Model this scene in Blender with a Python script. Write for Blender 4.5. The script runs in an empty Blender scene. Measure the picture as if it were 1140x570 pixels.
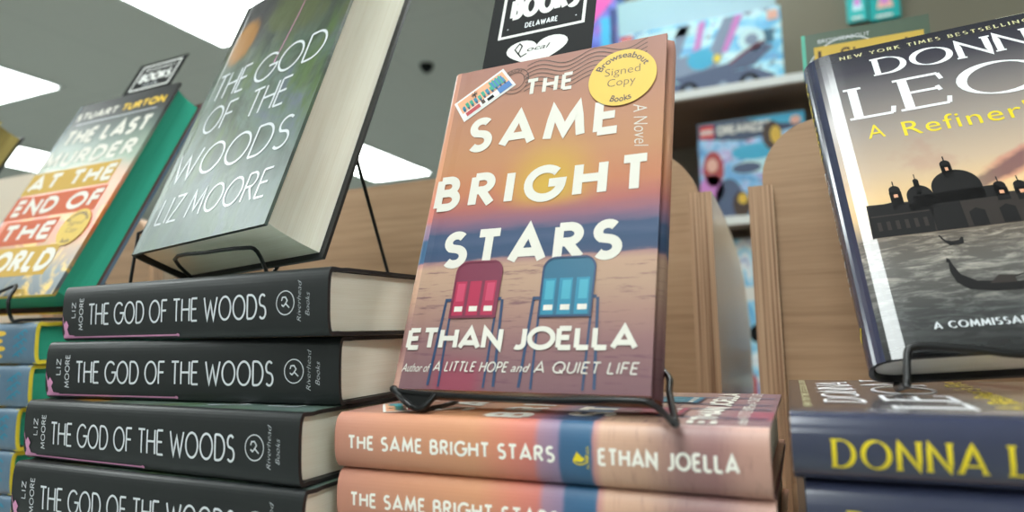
import bpy, math, random
from mathutils import Vector, Matrix
random.seed(7)
sc = bpy.context.scene
COL = sc.collection
ZC = 1.35                      # height of the camera; heights below are given relative to it
PI = math.pi

# ------------------------------------------------------------------ colours / materials
def lin(c):
    c = c / 255.0
    return c / 12.92 if c <= 0.04045 else ((c + 0.055) / 1.055) ** 2.4
def C3(r, g, b): return (lin(r), lin(g), lin(b), 1.0)

class Kit:
    def __init__(s, name, rough=.5, spec=.5, coat=0.0, coat_rough=.1):
        s.m = bpy.data.materials.new(name); s.m.use_nodes = True
        s.nt = s.m.node_tree; s.N = s.nt.nodes; s.L = s.nt.links
        s.b = s.N['Principled BSDF']
        s.b.inputs['Roughness'].default_value = rough
        s.b.inputs['Specular IOR Level'].default_value = spec
        s.b.inputs['Coat Weight'].default_value = coat
        s.b.inputs['Coat Roughness'].default_value = coat_rough
    def put(s, inp, v):
        if isinstance(v, (int, float, tuple)): inp.default_value = v
        else: s.L.new(v, inp)
    def uv(s):
        n = s.N.new('ShaderNodeTexCoord'); x = s.N.new('ShaderNodeSeparateXYZ')
        s.L.new(n.outputs['UV'], x.inputs[0]); s.tc = n
        return x.outputs[0], x.outputs[1]
    def coord(s, kind='Object'):
        n = s.N.new('ShaderNodeTexCoord'); return n.outputs[kind]
    def xyz(s, v):
        x = s.N.new('ShaderNodeSeparateXYZ'); s.L.new(v, x.inputs[0]); return x.outputs
    def vec(s, a, b, c=0.0):
        n = s.N.new('ShaderNodeCombineXYZ')
        for i, v in enumerate((a, b, c)): s.put(n.inputs[i], v)
        return n.outputs[0]
    def math(s, op, a, b=0.0, c=0.0, clamp=False):
        n = s.N.new('ShaderNodeMath'); n.operation = op; n.use_clamp = clamp
        for i, v in enumerate((a, b, c)): s.put(n.inputs[i], v)
        return n.outputs[0]
    def ramp(s, f, stops, mode='LINEAR'):
        n = s.N.new('ShaderNodeValToRGB'); r = n.color_ramp; r.interpolation = mode
        r.elements[0].position = stops[0][0]; r.elements[0].color = stops[0][1]
        r.elements[1].position = stops[-1][0]; r.elements[1].color = stops[-1][1]
        for p, c in stops[1:-1]:
            e = r.elements.new(p); e.color = c
        s.put(n.inputs[0], f); return n.outputs[0]
    def mix(s, f, a, b, mode='MIX'):
        n = s.N.new('ShaderNodeMix'); n.data_type = 'RGBA'; n.blend_type = mode
        s.put(n.inputs[0], f); s.put(n.inputs[6], a); s.put(n.inputs[7], b)
        return n.outputs[2]
    def noise(s, v, scale=5.0, detail=3.0, rough=.5, dist=0.0):
        n = s.N.new('ShaderNodeTexNoise')
        s.L.new(v, n.inputs['Vector']); n.inputs['Scale'].default_value = scale
        n.inputs['Detail'].default_value = detail; n.inputs['Roughness'].default_value = rough
        n.inputs['Distortion'].default_value = dist
        return n.outputs['Fac']
    def smooth(s, x, a, b):
        n = s.N.new('ShaderNodeMapRange'); n.interpolation_type = 'SMOOTHSTEP'
        s.put(n.inputs[0], x); n.inputs[1].default_value = a; n.inputs[2].default_value = b
        return n.outputs[0]
    def bump(s, h, strength=.2, dist=.001):
        n = s.N.new('ShaderNodeBump'); n.inputs['Strength'].default_value = strength
        n.inputs['Distance'].default_value = dist
        s.L.new(h, n.inputs['Height']); s.L.new(n.outputs[0], s.b.inputs['Normal'])
    def out(s, col): s.put(s.b.inputs['Base Color'], col); return s.m

_flat = {}
def flat(name, c, rough=.45, spec=.5, metal=0.0, coat=0.0):
    if name not in _flat:
        k = Kit(name, rough, spec, coat); k.b.inputs['Metallic'].default_value = metal
        v = k.coord('Object'); n = k.noise(v, 60.0, 2.0)
        a = tuple(x * .95 for x in c[:3]) + (1,); b = tuple(min(1, x * 1.05) for x in c[:3]) + (1,)
        k.out(k.mix(n, a, b)); _flat[name] = k.m
    return _flat[name]

# ------------------------------------------------------------------ mesh helpers
class MB:
    def __init__(s): s.v = []; s.f = []; s.m = []; s.uv = []
    def face(s, pts, mat=0, uvs=None):
        i = len(s.v); s.v += [tuple(p) for p in pts]
        s.f.append(tuple(range(i, i + len(pts)))); s.m.append(mat)
        s.uv.append(uvs if uvs else [(0, 0)] * len(pts))
    def box(s, x0, x1, y0, y1, z0, z1, mat=0):
        P = lambda x, y, z: (x, y, z)
        w, d, h = x1 - x0, y1 - y0, z1 - z0
        s.face([P(x0, y0, z0), P(x1, y0, z0), P(x1, y0, z1), P(x0, y0, z1)], mat, [(0, 0), (1, 0), (1, 1), (0, 1)])
        s.face([P(x1, y1, z0), P(x0, y1, z0), P(x0, y1, z1), P(x1, y1, z1)], mat, [(0, 0), (1, 0), (1, 1), (0, 1)])
        s.face([P(x0, y1, z0), P(x0, y0, z0), P(x0, y0, z1), P(x0, y1, z1)], mat, [(0, 0), (1, 0), (1, 1), (0, 1)])
        s.face([P(x1, y0, z0), P(x1, y1, z0), P(x1, y1, z1), P(x1, y0, z1)], mat, [(0, 0), (1, 0), (1, 1), (0, 1)])
        s.face([P(x0, y0, z1), P(x1, y0, z1), P(x1, y1, z1), P(x0, y1, z1)], mat, [(0, 0), (1, 0), (1, 1), (0, 1)])
        s.face([P(x0, y1, z0), P(x1, y1, z0), P(x1, y0, z0), P(x0, y0, z0)], mat, [(0, 0), (1, 0), (1, 1), (0, 1)])
    def build(s, name, mats, parent=None, weld=False, smooth=False, bevel=0):
        me = bpy.data.meshes.new(name)
        me.from_pydata(s.v, [], s.f)
        for m in mats: me.materials.append(m)
        me.polygons.foreach_set('material_index', s.m)
        u = me.uv_layers.new(name='UVMap'); flat_uv = []
        for l in s.uv:
            for a in l: flat_uv += [a[0], a[1]]
        u.data.foreach_set('uv', flat_uv)
        me.update()
        o = bpy.data.objects.new(name, me); COL.objects.link(o)
        if parent: o.parent = parent
        if weld:
            import bmesh
            bm = bmesh.new(); bm.from_mesh(me)
            bmesh.ops.remove_doubles(bm, verts=bm.verts, dist=1e-6)
            bmesh.ops.recalc_face_normals(bm, faces=bm.faces)
            bm.to_mesh(me); bm.free()
        if smooth:
            for p in me.polygons: p.use_smooth = True
            try: me.set_sharp_from_angle(angle=math.radians(40))
            except Exception: pass
        if bevel:
            b = o.modifiers.new('bevel', 'BEVEL'); b.width = bevel; b.segments = 2; b.limit_method = 'ANGLE'
        return o

def tag(o, label=None, cat=None, group=None, kind=None):
    if label: o['label'] = label
    if cat: o['category'] = cat
    if group: o['group'] = group
    if kind: o['kind'] = kind
    return o
def empty(name, M):
    o = bpy.data.objects.new(name, None); COL.objects.link(o); o.empty_display_size = .02
    o.matrix_world = M; return o

def catmull(pts, n=8):
    P = [Vector(p) for p in pts]; Q = [P[0]] + P + [P[-1]]; out = []
    for i in range(1, len(Q) - 2):
        a, b, c, d = Q[i - 1], Q[i], Q[i + 1], Q[i + 2]
        for k in range(n):
            t = k / n
            out.append(.5 * ((2 * b) + (c - a) * t + (2 * a - 5 * b + 4 * c - d) * t * t + (3 * b - a - 3 * c + d) * t ** 3))
    out.append(P[-1]); return out
def tube(mb, pts, r, n=10, sm=0, mat=0):
    P = catmull(pts, sm) if sm else [Vector(p) for p in pts]
    T = (P[1] - P[0]).normalized()
    up = Vector((0, 0, 1)) if abs(T.z) < .9 else Vector((1, 0, 0))
    A = T.cross(up).normalized(); rings = []
    for i, p in enumerate(P):
        if i == 0: t = (P[1] - P[0]).normalized()
        elif i == len(P) - 1: t = (P[-1] - P[-2]).normalized()
        else: t = ((P[i + 1] - p).normalized() + (p - P[i - 1]).normalized()).normalized()
        A = (A - t * A.dot(t)).normalized(); B = t.cross(A)
        rings.append([p + (A * math.cos(2 * PI * k / n) + B * math.sin(2 * PI * k / n)) * r for k in range(n)])
    for a, b in zip(rings, rings[1:]):
        for k in range(n):
            mb.face([a[k], a[(k + 1) % n], b[(k + 1) % n], b[k]], mat)
    mb.face(rings[0][::-1], mat); mb.face(rings[-1], mat)

# ------------------------------------------------------------------ stroke lettering
def arc(cx, cy, rx, ry, a0, a1, n=14):
    return [(cx + rx * math.cos(math.radians(a0 + (a1 - a0) * i / n)), cy + ry * math.sin(math.radians(a0 + (a1 - a0) * i / n))) for i in range(n + 1)]
G = {
 'A': (.86, [[(0, 0), (.43, 1), (.86, 0)], [(.13, .26), (.73, .26)]]),
 'B': (.60, [[(0, 0), (0, 1)], [(0, 1), (.28, 1)] + arc(.28, .76, .24, .24, 90, -90) + [(0, .52)], [(0, .52), (.32, .52)] + arc(.32, .26, .28, .26, 90, -90) + [(0, 0)]]),
 'C': (.85, [arc(.5, .5, .5, .5, 45, 315, 22)]),
 'D': (.76, [[(0, 0), (0, 1)], [(0, 1), (.26, 1)] + arc(.26, .5, .5, .5, 90, -90, 18) + [(0, 0)]]),
 'E': (.52, [[(0, 0), (0, 1)], [(0, 1), (.5, 1)], [(0, .52), (.44, .52)], [(0, 0), (.52, 0)]]),
 'F': (.50, [[(0, 0), (0, 1)], [(0, 1), (.5, 1)], [(0, .52), (.44, .52)]]),
 'G': (.92, [arc(.5, .5, .5, .5, 45, 360, 24) + [(.62, .5)]]),
 'H': (.70, [[(0, 0), (0, 1)], [(.7, 0), (.7, 1)], [(0, .52), (.7, .52)]]),
 'I': (.02, [[(0, 0), (0, 1)]]),
 'J': (.40, [[(.4, 1), (.4, .22)] + arc(.18, .22, .22, .22, 0, -130, 8)]),
 'K': (.62, [[(0, 0), (0, 1)], [(.58, 1), (.02, .46)], [(.2, .62), (.62, 0)]]),
 'L': (.48, [[(0, 1), (0, 0)], [(0, 0), (.48, 0)]]),
 'M': (.94, [[(0, 0), (.12, 1), (.47, .2), (.82, 1), (.94, 0)]]),
 'N': (.74, [[(0, 0), (0, 1), (.74, 0), (.74, 1)]]),
 'O': (1.0, [arc(.5, .5, .5, .5, 90, 450, 30)]),
 'P': (.56, [[(0, 0), (0, 1)], [(0, 1), (.29, 1)] + arc(.29, .73, .27, .27, 90, -90) + [(0, .46)]]),
 'Q': (1.0, [arc(.5, .5, .5, .5, 90, 450, 30), [(.6, .28), (.95, -.08)]]),
 'R': (.60, [[(0, 0), (0, 1)], [(0, 1), (.28, 1)] + arc(.28, .75, .26, .25, 90, -90) + [(0, .5)], [(.24, .5), (.6, 0)]]),
 'S': (.54, [arc(.27, .75, .245, .245, 40, 235, 12) + arc(.27, .255, .27, .26, 75, -140, 14)]),
 'T': (.62, [[(.31, 0), (.31, 1)], [(0, 1), (.62, 1)]]),
 'U': (.66, [[(0, 1), (0, .33)] + arc(.33, .33, .33, .33, 180, 360, 14) + [(.66, 1)]]),
 'V': (.78, [[(0, 1), (.39, 0), (.78, 1)]]),
 'W': (1.16, [[(0, 1), (.3, 0), (.58, .82), (.86, 0), (1.16, 1)]]),
 'X': (.7, [[(0, 0), (.7, 1)], [(0, 1), (.7, 0)]]),
 'Y': (.7, [[(0, 1), (.35, .48), (.7, 1)], [(.35, .48), (.35, 0)]]),
 'Z': (.62, [[(0, 1), (.6, 1), (0, 0), (.62, 0)]]),
 "'": (.02, [[(0, 1), (0, .75)]]), '.': (.02, [[(0, 0), (0, .06)]]),
}

class Decals:
    """printed shapes in the plane of a surface, in metres"""
    def __init__(s): s.p = []           # (points, mat, layer)
    def poly(s, pts, mat, layer=1): s.p.append(([tuple(q) for q in pts], mat, layer))
    def shift(s, e): s.p = [([(x + e, y) for x, y in q], m, l) for q, m, l in s.p]; return s
    def rect(s, x0, y0, x1, y1, mat, layer=1): s.poly([(x0, y0), (x1, y0), (x1, y1), (x0, y1)], mat, layer)
    def disc(s, cx, cy, rx, ry, mat, layer=1, n=40): s.poly([(cx + rx * math.cos(2 * PI * i / n), cy + ry * math.sin(2 * PI * i / n)) for i in range(n)], mat, layer)
    def ribbon(s, pts, w, mat, layer=1, step=None, wf=None):
        P = [Vector(p) for p in pts]
        if step:
            Q = [P[0]]
            for a, b in zip(P, P[1:]):
                k = max(1, int(math.ceil((b - a).length / step)))
                Q += [a.lerp(b, (i + 1) / k) for i in range(k)]
            P = Q
        P = [p for i, p in enumerate(P) if i == 0 or (p - P[i - 1]).length > 1e-7]
        if len(P) < 2: return
        closed = (P[0] - P[-1]).length < 1e-6 and len(P) > 3
        L = []; n = len(P)
        for i, p in enumerate(P):
            if closed: d0 = (p - P[i - 1 if i else n - 2]).normalized(); d1 = (P[i + 1 if i < n - 1 else 1] - p).normalized()
            else:
                d0 = (p - P[i - 1]).normalized() if i else (P[1] - p).normalized()
                d1 = (P[i + 1] - p).normalized() if i < n - 1 else d0
            t = d0 + d1
            t = t.normalized() if t.length > 1e-3 else d0
            nn = Vector((-t.y, t.x)); cosv = max(.45, abs(nn.dot(Vector((-d0.y, d0.x)))))
            ww = wf(t) if wf else w
            L.append((p + nn * ww / 2 / cosv, p - nn * ww / 2 / cosv))
        s.k = (getattr(s, 'k', 0) + 1) % 12
        for a, b in zip(L, L[1:]): s.poly([a[0], a[1], b[1], b[0]], mat, layer + .03 * s.k)
    def text(s, txt, x0, x1, y0, y1, w, mat, layer=1, gap=.26, space=.5, slant=0, serif=False, xf=None, thin=.35):
        """stroke capitals filling the box; w = stroke width as share of cap height"""
        h = y1 - y0; adv = []; x = 0
        for ch in txt:
            if ch == ' ': x += space; continue
            adv.append((ch, x)); x += G[ch][0] + gap
        tot = x - gap; k = (x1 - x0) / tot
        tw = w * h
        def T(p):
            q = (x0 + p[0] * k + slant * (p[1] - .5) * h, y0 + tw / 2 + p[1] * (h - tw))
            return xf(q) if xf else q
        if serif:
            def wf(t):
                ang = math.atan2(t.y, t.x); f = abs(math.sin(ang - math.radians(-18))) ** 1.3
                return tw * (thin + (1 - thin) * f)
        else: wf = None
        for ch, ax in adv:
            for st in G[ch][1]:
                pts = [T((ax + a, b)) for a, b in st]
                s.ribbon(pts, tw, mat, layer, step=h * .3, wf=wf)
            if serif:
                sw = .13
                ends = []
                for st in G[ch][1]:
                    cl = abs(st[0][0] - st[-1][0]) + abs(st[0][1] - st[-1][1]) < 1e-6
                    if cl: continue
                    for e, f in ((st[0], st[1]), (st[-1], st[-2])):
                        dx, dy = abs(e[0] - f[0]), abs(e[1] - f[1])
                        if dy > dx * .8 and (e[1] < .02 or e[1] > .98): ends.append(('h', e))
                        elif dx > dy * 3 and ch in 'ELTFZ' and e[0] > .02 or (ch == 'T' and dx > dy * 3): ends.append(('v', e))
                if ch in 'BDEPRLF': ends += [('h', (0, 0)), ('h', (0, 1))]
                for kd, e in ends:
                    if kd == 'h':
                        a, b = T((ax + e[0] - sw, e[1])), T((ax + e[0] + sw, e[1]))
                        s.ribbon([a, b], tw * .34, mat, layer)
                    else:
                        sg = -1 if e[1] > .9 else (1 if e[1] < .1 else 0)
                        a, b = T((ax + e[0], e[1] + (.0 if sg else .08))), T((ax + e[0] + .03, e[1] + (.2 * sg if sg else -.08)))
                        s.ribbon([a, b], tw * .45, mat, layer)
    def font(s, txt, x0, y0, size, mat, layer=1, width=None, shear=0.0, xf=None, bold=0.0, spacing=1.0, rot=0.0):
        cu = bpy.data.curves.new('tmp', 'FONT'); cu.body = txt; cu.size = 1.0; cu.shear = shear
        cu.offset = bold; cu.space_character = spacing; cu.resolution_u = 3
        o = bpy.data.objects.new('tmp', cu); COL.objects.link(o)
        bpy.context.view_layer.update()
        me = o.to_mesh()
        V = [(v.co.x, v.co.y) for v in me.vertices]; F = [tuple(p.vertices) for p in me.polygons]
        o.to_mesh_clear(); bpy.data.objects.remove(o); bpy.data.curves.remove(cu)
        if not V: return
        mx = min(v[0] for v in V); Mx = max(v[0] for v in V)
        kx = size if width is None else width / (Mx - mx)
        for f in F:
            pts = []
            for i in f:
                a, b = (V[i][0] - mx) * kx, V[i][1] * size
                if rot: a, b = a * math.cos(rot) - b * math.sin(rot), a * math.sin(rot) + b * math.cos(rot)
                q = (x0 + a, y0 + b)
                pts.append(xf(q) if xf else q)
            s.poly(pts, mat, layer)

def arc_xf(cx, cy, r, ang0, direction=1):
    """bend a line of type running along x (baseline y=0) round a circle"""
    def f(q):
        a = ang0 - direction * q[0] / r
        rr = r + direction * q[1]
        return (cx + rr * math.cos(a), cy + rr * math.sin(a))
    return f

# ------------------------------------------------------------------ books
EPS = .00009
def superx(t, T, xs, n):           # depth of the spine curve at thickness position t
    u = abs(2 * t / T - 1)
    return xs - xs * max(0.0, 1 - u ** n) ** (1 / n)
def supery(x, T, xs, n):
    if x >= xs: return 0.0
    u = (xs - x) / xs
    return T / 2 * (1 - max(0.0, 1 - u ** n) ** (1 / n))

def make_jacket(parent, W, H, T, mats, front=None, spine=None, xs=.010, n=3.0, hinge=.0006, th=.0022, name='dust_jacket', inner_mat=None, ff=None):
    ff = xs if ff is None else ff
    if inner_mat: mats = list(mats) + [inner_mat]
    """wrap-around cover: mats = [front, spine, back, board edge/inside, ...decal materials]"""
    mb = MB()
    def hg(x):   # groove along the joint
        d = (x - xs - .0035) / .003
        return hinge * math.exp(-d * d)
    prof = []    # (x, y, region)
    NX = 26
    for i in range(NX + 1):
        x = W - (W - xs) * (i / NX) ** .8 if i < NX else xs
        prof.append((x, hg(x), 0))
    NS = 22
    for i in range(1, NS):
        t = (1 - math.cos(PI * i / NS)) / 2 * T
        prof.append((superx(t, T, xs, n), t, 1))
    for i in range(NX + 1):
        x = xs + (W - xs) * (i / NX) ** 1.25
        prof.append((x, T - hg(x), 2))
    def nrm(i):
        a = prof[max(0, i - 1)]; b = prof[min(len(prof) - 1, i + 1)]
        d = Vector((b[0] - a[0], b[1] - a[1])).normalized()
        return Vector((d.y, -d.x))
    inner = []
    for i, p in enumerate(prof):
        v = nrm(i); q = (p[0] + (v.x * th), p[1] + (v.y * th))
        inner.append(q)
    # make sure the inner side lies inside
    c = Vector((W * .5, T * .5))
    if (Vector(inner[NX // 2]) - c).length > (Vector(prof[NX // 2][:2]) - c).length:
        inner = [(2 * p[0] - q[0], 2 * p[1] - q[1]) for p, q in zip(prof, inner)]
    ZN = 1
    for i in range(len(prof) - 1):
        a, b = prof[i], prof[i + 1]; ia, ib = inner[i], inner[i + 1]
        reg = 0 if (b[0] >= ff - 1e-9 and i < NX + NS // 2) else (2 if i >= NX + NS else 1)
        def U(p, z):
            if reg == 1: return (1 - z / H, 1 - p[1] / T)
            return (p[0] / W, z / H)
        mb.face([(a[0], a[1], 0), (a[0], a[1], H), (b[0], b[1], H), (b[0], b[1], 0)], reg, [U(a, 0), U(a, H), U(b, H), U(b, 0)])
        mb.face([(ia[0], ia[1], 0), (ib[0], ib[1], 0), (ib[0], ib[1], H), (ia[0], ia[1], H)], 4 if inner_mat else 3)
        mb.face([(a[0], a[1], 0), (b[0], b[1], 0), (ib[0], ib[1], 0), (ia[0], ia[1], 0)], 3)
        mb.face([(a[0], a[1], H), (ia[0], ia[1], H), (ib[0], ib[1], H), (b[0], b[1], H)], 3)
    for i, fl in ((0, 1), (len(prof) - 1, 0)):
        a, ia = prof[i], inner[i]
        q = [(a[0], a[1], 0), (ia[0], ia[1], 0), (ia[0], ia[1], H), (a[0], a[1], H)]
        mb.face(q if fl else q[::-1], 0 if fl else 2, [(.985, 0), (1, 0), (1, 1), (.985, 1)])
    ml = list(mats)
    def midx(m):
        if m not in ml: ml.append(m)
        return ml.index(m)
    if front:
        for pts, m, ly in front.p:
            q = []; wide = max(p[0] for p in pts) - min(p[0] for p in pts) > .005
            ym = min(supery(min(max(p[0], .0005), W), T, xs, n) + hg(p[0]) for p in pts)
            for x, z in pts:
                x = min(max(x, .0005), W); y = ym if wide else supery(x, T, xs, n) + hg(x)
                q.append((x - (ly * EPS if x < xs * .6 else 0), y - ly * EPS, min(max(z, 0), H)))
            mb.face(q, midx(m), [(x / W, z / H) for x, z in pts])
    if spine:
        for pts, m, ly in spine.p:     # a: along from head, b: up from the back cover
            q = []
            for a, b in pts:
                t = min(max(T - b, 0.0001), T - .0001)
                x = superx(t, T, xs, n); x2 = superx(min(T, t + 1e-4), T, xs, n); x1 = superx(max(0, t - 1e-4), T, xs, n)
                d = Vector((x2 - x1, 2e-4)).normalized(); nn = Vector((-d.y, d.x))
                q.append((x + nn.x * ly * EPS * 1.3, t + nn.y * ly * EPS * 1.3, min(max(H - a, 0), H)))
            mb.face(q, midx(m), [(a / H, b / T) for a, b in pts])
    return mb.build(name, ml, parent)

def make_pages(parent, W, H, T, mat, xs=.010, inset=.0032, edge=.0036, name='page_block', th=.0023):
    mb = MB(); y0, y1 = th + .0003, T - th - .0003; t = y1 - y0
    prof = []; n = 16
    for i in range(n + 1):       # fore edge, gently hollow
        u = i / n; prof.append((W - edge - .0022 * math.sin(PI * u), y0 + t * u))
    for i in range(n + 1):       # rounded back
        u = 1 - i / n; prof.append((th + .0012 + superx(t * u, t, xs * .9, 2.6), y0 + t * u))
    z0, z1 = inset, H - inset
    k = len(prof)
    for i in range(k):
        a, b = prof[i], prof[(i + 1) % k]
        mb.face([(a[0], a[1], z0), (b[0], b[1], z0), (b[0], b[1], z1), (a[0], a[1], z1)])
    for z, fl in ((z0, 0), (z1, 1)):
        top = prof[:n + 1]; back = prof[n + 1:][::-1]
        for i in range(n):
            q = [(*top[i], z), (*top[i + 1], z), (*back[i + 1], z), (*back[i], z)]
            mb.face(q if fl else q[::-1])
    return mb.build(name, [mat], parent, weld=True)

def page_mat(name, c0, c1, rough=.85):
    k = Kit(name, rough, .2)
    o = k.xyz(k.coord('Object'))
    v = k.vec(k.math('MULTIPLY', o[0], 4.0), k.math('MULTIPLY', o[1], 2200.0), k.math('MULTIPLY', o[2], 4.0))
    n = k.noise(v, 1.0, 3.0, .6)
    v2 = k.vec(k.math('MULTIPLY', o[0], 20.0), k.math('MULTIPLY', o[1], 160.0), k.math('MULTIPLY', o[2], 20.0))
    n2 = k.noise(v2, 1.0, 2.0)
    f = k.math('ADD', k.math('MULTIPLY', n, .65), k.math('MULTIPLY', n2, .35))
    f = k.smooth(f, .30, .62)
    k.bump(n, .15, .0003)
    return k.out(k.mix(f, c1, c0))

# ---- cover art (printed pictures, procedural)
def art_sunset(name, glossy=.62):
    k = Kit(name, glossy, .35, .04, .4); u, v = k.uv()
    nv = k.vec(k.math('MULTIPLY', u, 3.0), k.math('MULTIPLY', v, 40.0))
    n = k.noise(nv, 1.6, 5.0, .65)
    n2 = k.noise(k.vec(k.math('MULTIPLY', u, 2.0), k.math('MULTIPLY', v, 6.0), 3.0), 2.0, 3.0)
    vv = k.math('ADD', v, k.math('MULTIPLY', k.math('SUBTRACT', n, .5), .022))
    vv = k.math('ADD', vv, k.math('MULTIPLY', k.math('SUBTRACT', n2, .5), .03))
    col = k.ramp(vv, [(0, C3(116, 83, 89)), (.07, C3(124, 90, 93)), (.13, C3(135, 99, 99)), (.2, C3(155, 120, 108)), (.27, C3(170, 139, 118)),
        (.325, C3(176, 143, 121)), (.345, C3(155, 118, 116)), (.352, C3(56, 71, 100)), (.38, C3(45, 69, 99)), (.40, C3(63, 79, 108)), (.425, C3(53, 73, 103)), (.437, C3(95, 83, 109)),
        (.455, C3(124, 88, 108)), (.50, C3(163, 94, 87)), (.56, C3(178, 112, 79)), (.66, C3(176, 124, 87)), (.80, C3(170, 120, 93)), (.92, C3(161, 116, 99)), (1, C3(157, 112, 100))])
    dx = k.math('SUBTRACT', u, .56); dy = k.math('MULTIPLY', k.math('SUBTRACT', v, .555), 1.35)
    d = k.math('SQRT', k.math('ADD', k.math('MULTIPLY', dx, dx), k.math('MULTIPLY', dy, dy)))
    g = k.smooth(d, .27, .0); above = k.smooth(v, .47, .53)
    col = k.mix(k.math('MULTIPLY', k.math('MULTIPLY', g, above), .9), col, C3(193, 157, 50))
    st = k.smooth(n, .53, .68); sand = k.smooth(v, .34, .31)
    wood = k.smooth(v, .24, .06)
    col = k.mix(k.math('MULTIPLY', k.math('MULTIPLY', st, sand), .8), col, C3(101, 66, 79))
    red = k.math('MULTIPLY', k.smooth(k.math('ABSOLUTE', k.math('SUBTRACT', u, .29)), .15, .05), k.smooth(v, .11, .03))
    col = k.mix(k.math('MULTIPLY', red, .75), col, C3(139, 49, 72))
    return k.out(col)
def art_sunset_spine(name):
    k = Kit(name, .45, .45, .12, .25); a, b = k.uv()
    n = k.noise(k.vec(k.math('MULTIPLY', a, 90.0), k.math('MULTIPLY', b, 2.5)), 1.2, 4.0, .6)
    aa = k.math('ADD', a, k.math('MULTIPLY', k.math('SUBTRACT', n, .5), .010))
    col = k.ramp(aa, [(0, C3(191, 134, 115)), (.2, C3(199, 139, 109)), (.38, C3(204, 143, 107)), (.47, C3(206, 125, 104)), (.525, C3(197, 114, 104)), (.54, C3(158, 123, 141)),
        (.58, C3(137, 117, 145)), (.587, C3(57, 92, 126)), (.652, C3(53, 95, 130)), (.66, C3(182, 128, 126)), (.675, C3(202, 161, 137)), (.76, C3(189, 150, 128)), (.83, C3(148, 112, 107)), (.90, C3(146, 106, 104)), (.95, C3(178, 136, 124)), (1, C3(186, 145, 130))])
    st = k.smooth(n, .52, .74); sd = k.smooth(a, .66, .74)
    col = k.mix(k.math('MULTIPLY', k.math('MULTIPLY', st, sd), .45), col, C3(111, 77, 78))
    return k.out(col)
def art_woods(name):
    k = Kit(name, .40, .5, .32, .34); u, v = k.uv()
    p = k.vec(k.math('MULTIPLY', u, 1.6), k.math('MULTIPLY', v, 2.2))
    n = k.noise(p, 1.7, 5.0, .62, .8); n2 = k.noise(k.vec(k.math('MULTIPLY', u, 5.0), k.math('MULTIPLY', v, 2.4), 4.0), 1.4, 4.0, .6, .5)
    col = k.ramp(n, [(.25, C3(20, 30, 28)), (.42, C3(46, 62, 42)), (.52, C3(76, 96, 84)), (.62, C3(74, 84, 100)), (.75, C3(100, 116, 76))])
    col = k.mix(k.smooth(n2, .48, .64), col, C3(66, 90, 36))
    col = k.mix(k.smooth(v, .62, .86), col, C3(38, 36, 40))
    col = k.mix(k.math('MULTIPLY', k.smooth(n, .46, .62), k.smooth(v, .5, .75)), col, C3(70, 78, 44))
    col = k.mix(k.math('MULTIPLY', k.smooth(v, .42, .10), .6), col, C3(92, 108, 108))
    dx = k.math('SUBTRACT', u, .17); dy = k.math('SUBTRACT', v, .80)
    d = k.math('SQRT', k.math('ADD', k.math('MULTIPLY', dx, dx), k.math('MULTIPLY', dy, dy)))
    col = k.mix(k.smooth(k.math('ADD', d, k.math('MULTIPLY', n2, .08)), .16, .11), col, C3(150, 100, 24))
    w = k.noise(k.vec(k.math('MULTIPLY', u, 9.0), k.math('MULTIPLY', v, 5.0)), 1.0, 3.0)
    k.bump(w, .25, .004)
    return k.out(col)
def art_venice(name):
    k = Kit(name, .22, .5, .6, .08); u, v = k.uv()
    n = k.noise(k.vec(k.math('MULTIPLY', u, 3.0), k.math('MULTIPLY', v, 4.0)), 1.5, 4.0, .6)
    col = k.ramp(v, [(0, C3(30, 32, 34)), (.10, C3(84, 86, 86)), (.22, C3(140, 136, 130)), (.31, C3(136, 124, 112)), (.38, C3(222, 186, 138)), (.43, C3(228, 192, 144)), (.52, C3(196, 172, 148)), (.66, C3(158, 146, 138)), (.80, C3(112, 107, 108)), (.90, C3(62, 60, 70)), (1, C3(38, 38, 48))])
    # water ripples
    w = k.noise(k.vec(k.math('MULTIPLY', u, 9.0), k.math('MULTIPLY', v, 60.0)), 1.0, 4.0, .7, .6)
    water = k.smooth(v, .315, .305)
    dark = k.math('MULTIPLY', k.smooth(w, .62, .44), water)
    col = k.mix(k.math('MULTIPLY', dark, .6), col, C3(34, 32, 34))
    lite = k.math('MULTIPLY', k.math('MULTIPLY', k.smooth(w, .55, .72), water), k.smooth(v, .06, .25))
    col = k.mix(k.math('MULTIPLY', lite, .6), col, C3(196, 186, 172))
    cl = k.math('MULTIPLY', k.smooth(n, .5, .66), k.math('MULTIPLY', k.smooth(v, .44, .52), k.smooth(v, .66, .58)))
    col = k.mix(k.math('MULTIPLY', cl, .3), col, C3(176, 128, 118))
    # smoke trail drifting right from the dome
    c0 = k.math('ADD', .425, k.math('MULTIPLY', k.math('SUBTRACT', u, .40), .36))
    sd = k.math('ABSOLUTE', k.math('SUBTRACT', k.math('ADD', v, k.math('MULTIPLY', k.math('SUBTRACT', n, .5), .06)), c0))
    sm = k.math('MULTIPLY', k.smooth(sd, .030, .012), k.smooth(u, .38, .44))
    hot = k.math('MULTIPLY', k.smooth(sd, .042, .026), k.smooth(u, .42, .52))
    col = k.mix(k.math('MULTIPLY', hot, .5), col, C3(196, 96, 92))
    col = k.mix(k.math('MULTIPLY', sm, .75), col, C3(92, 70, 80))
    return k.out(col)
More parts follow.
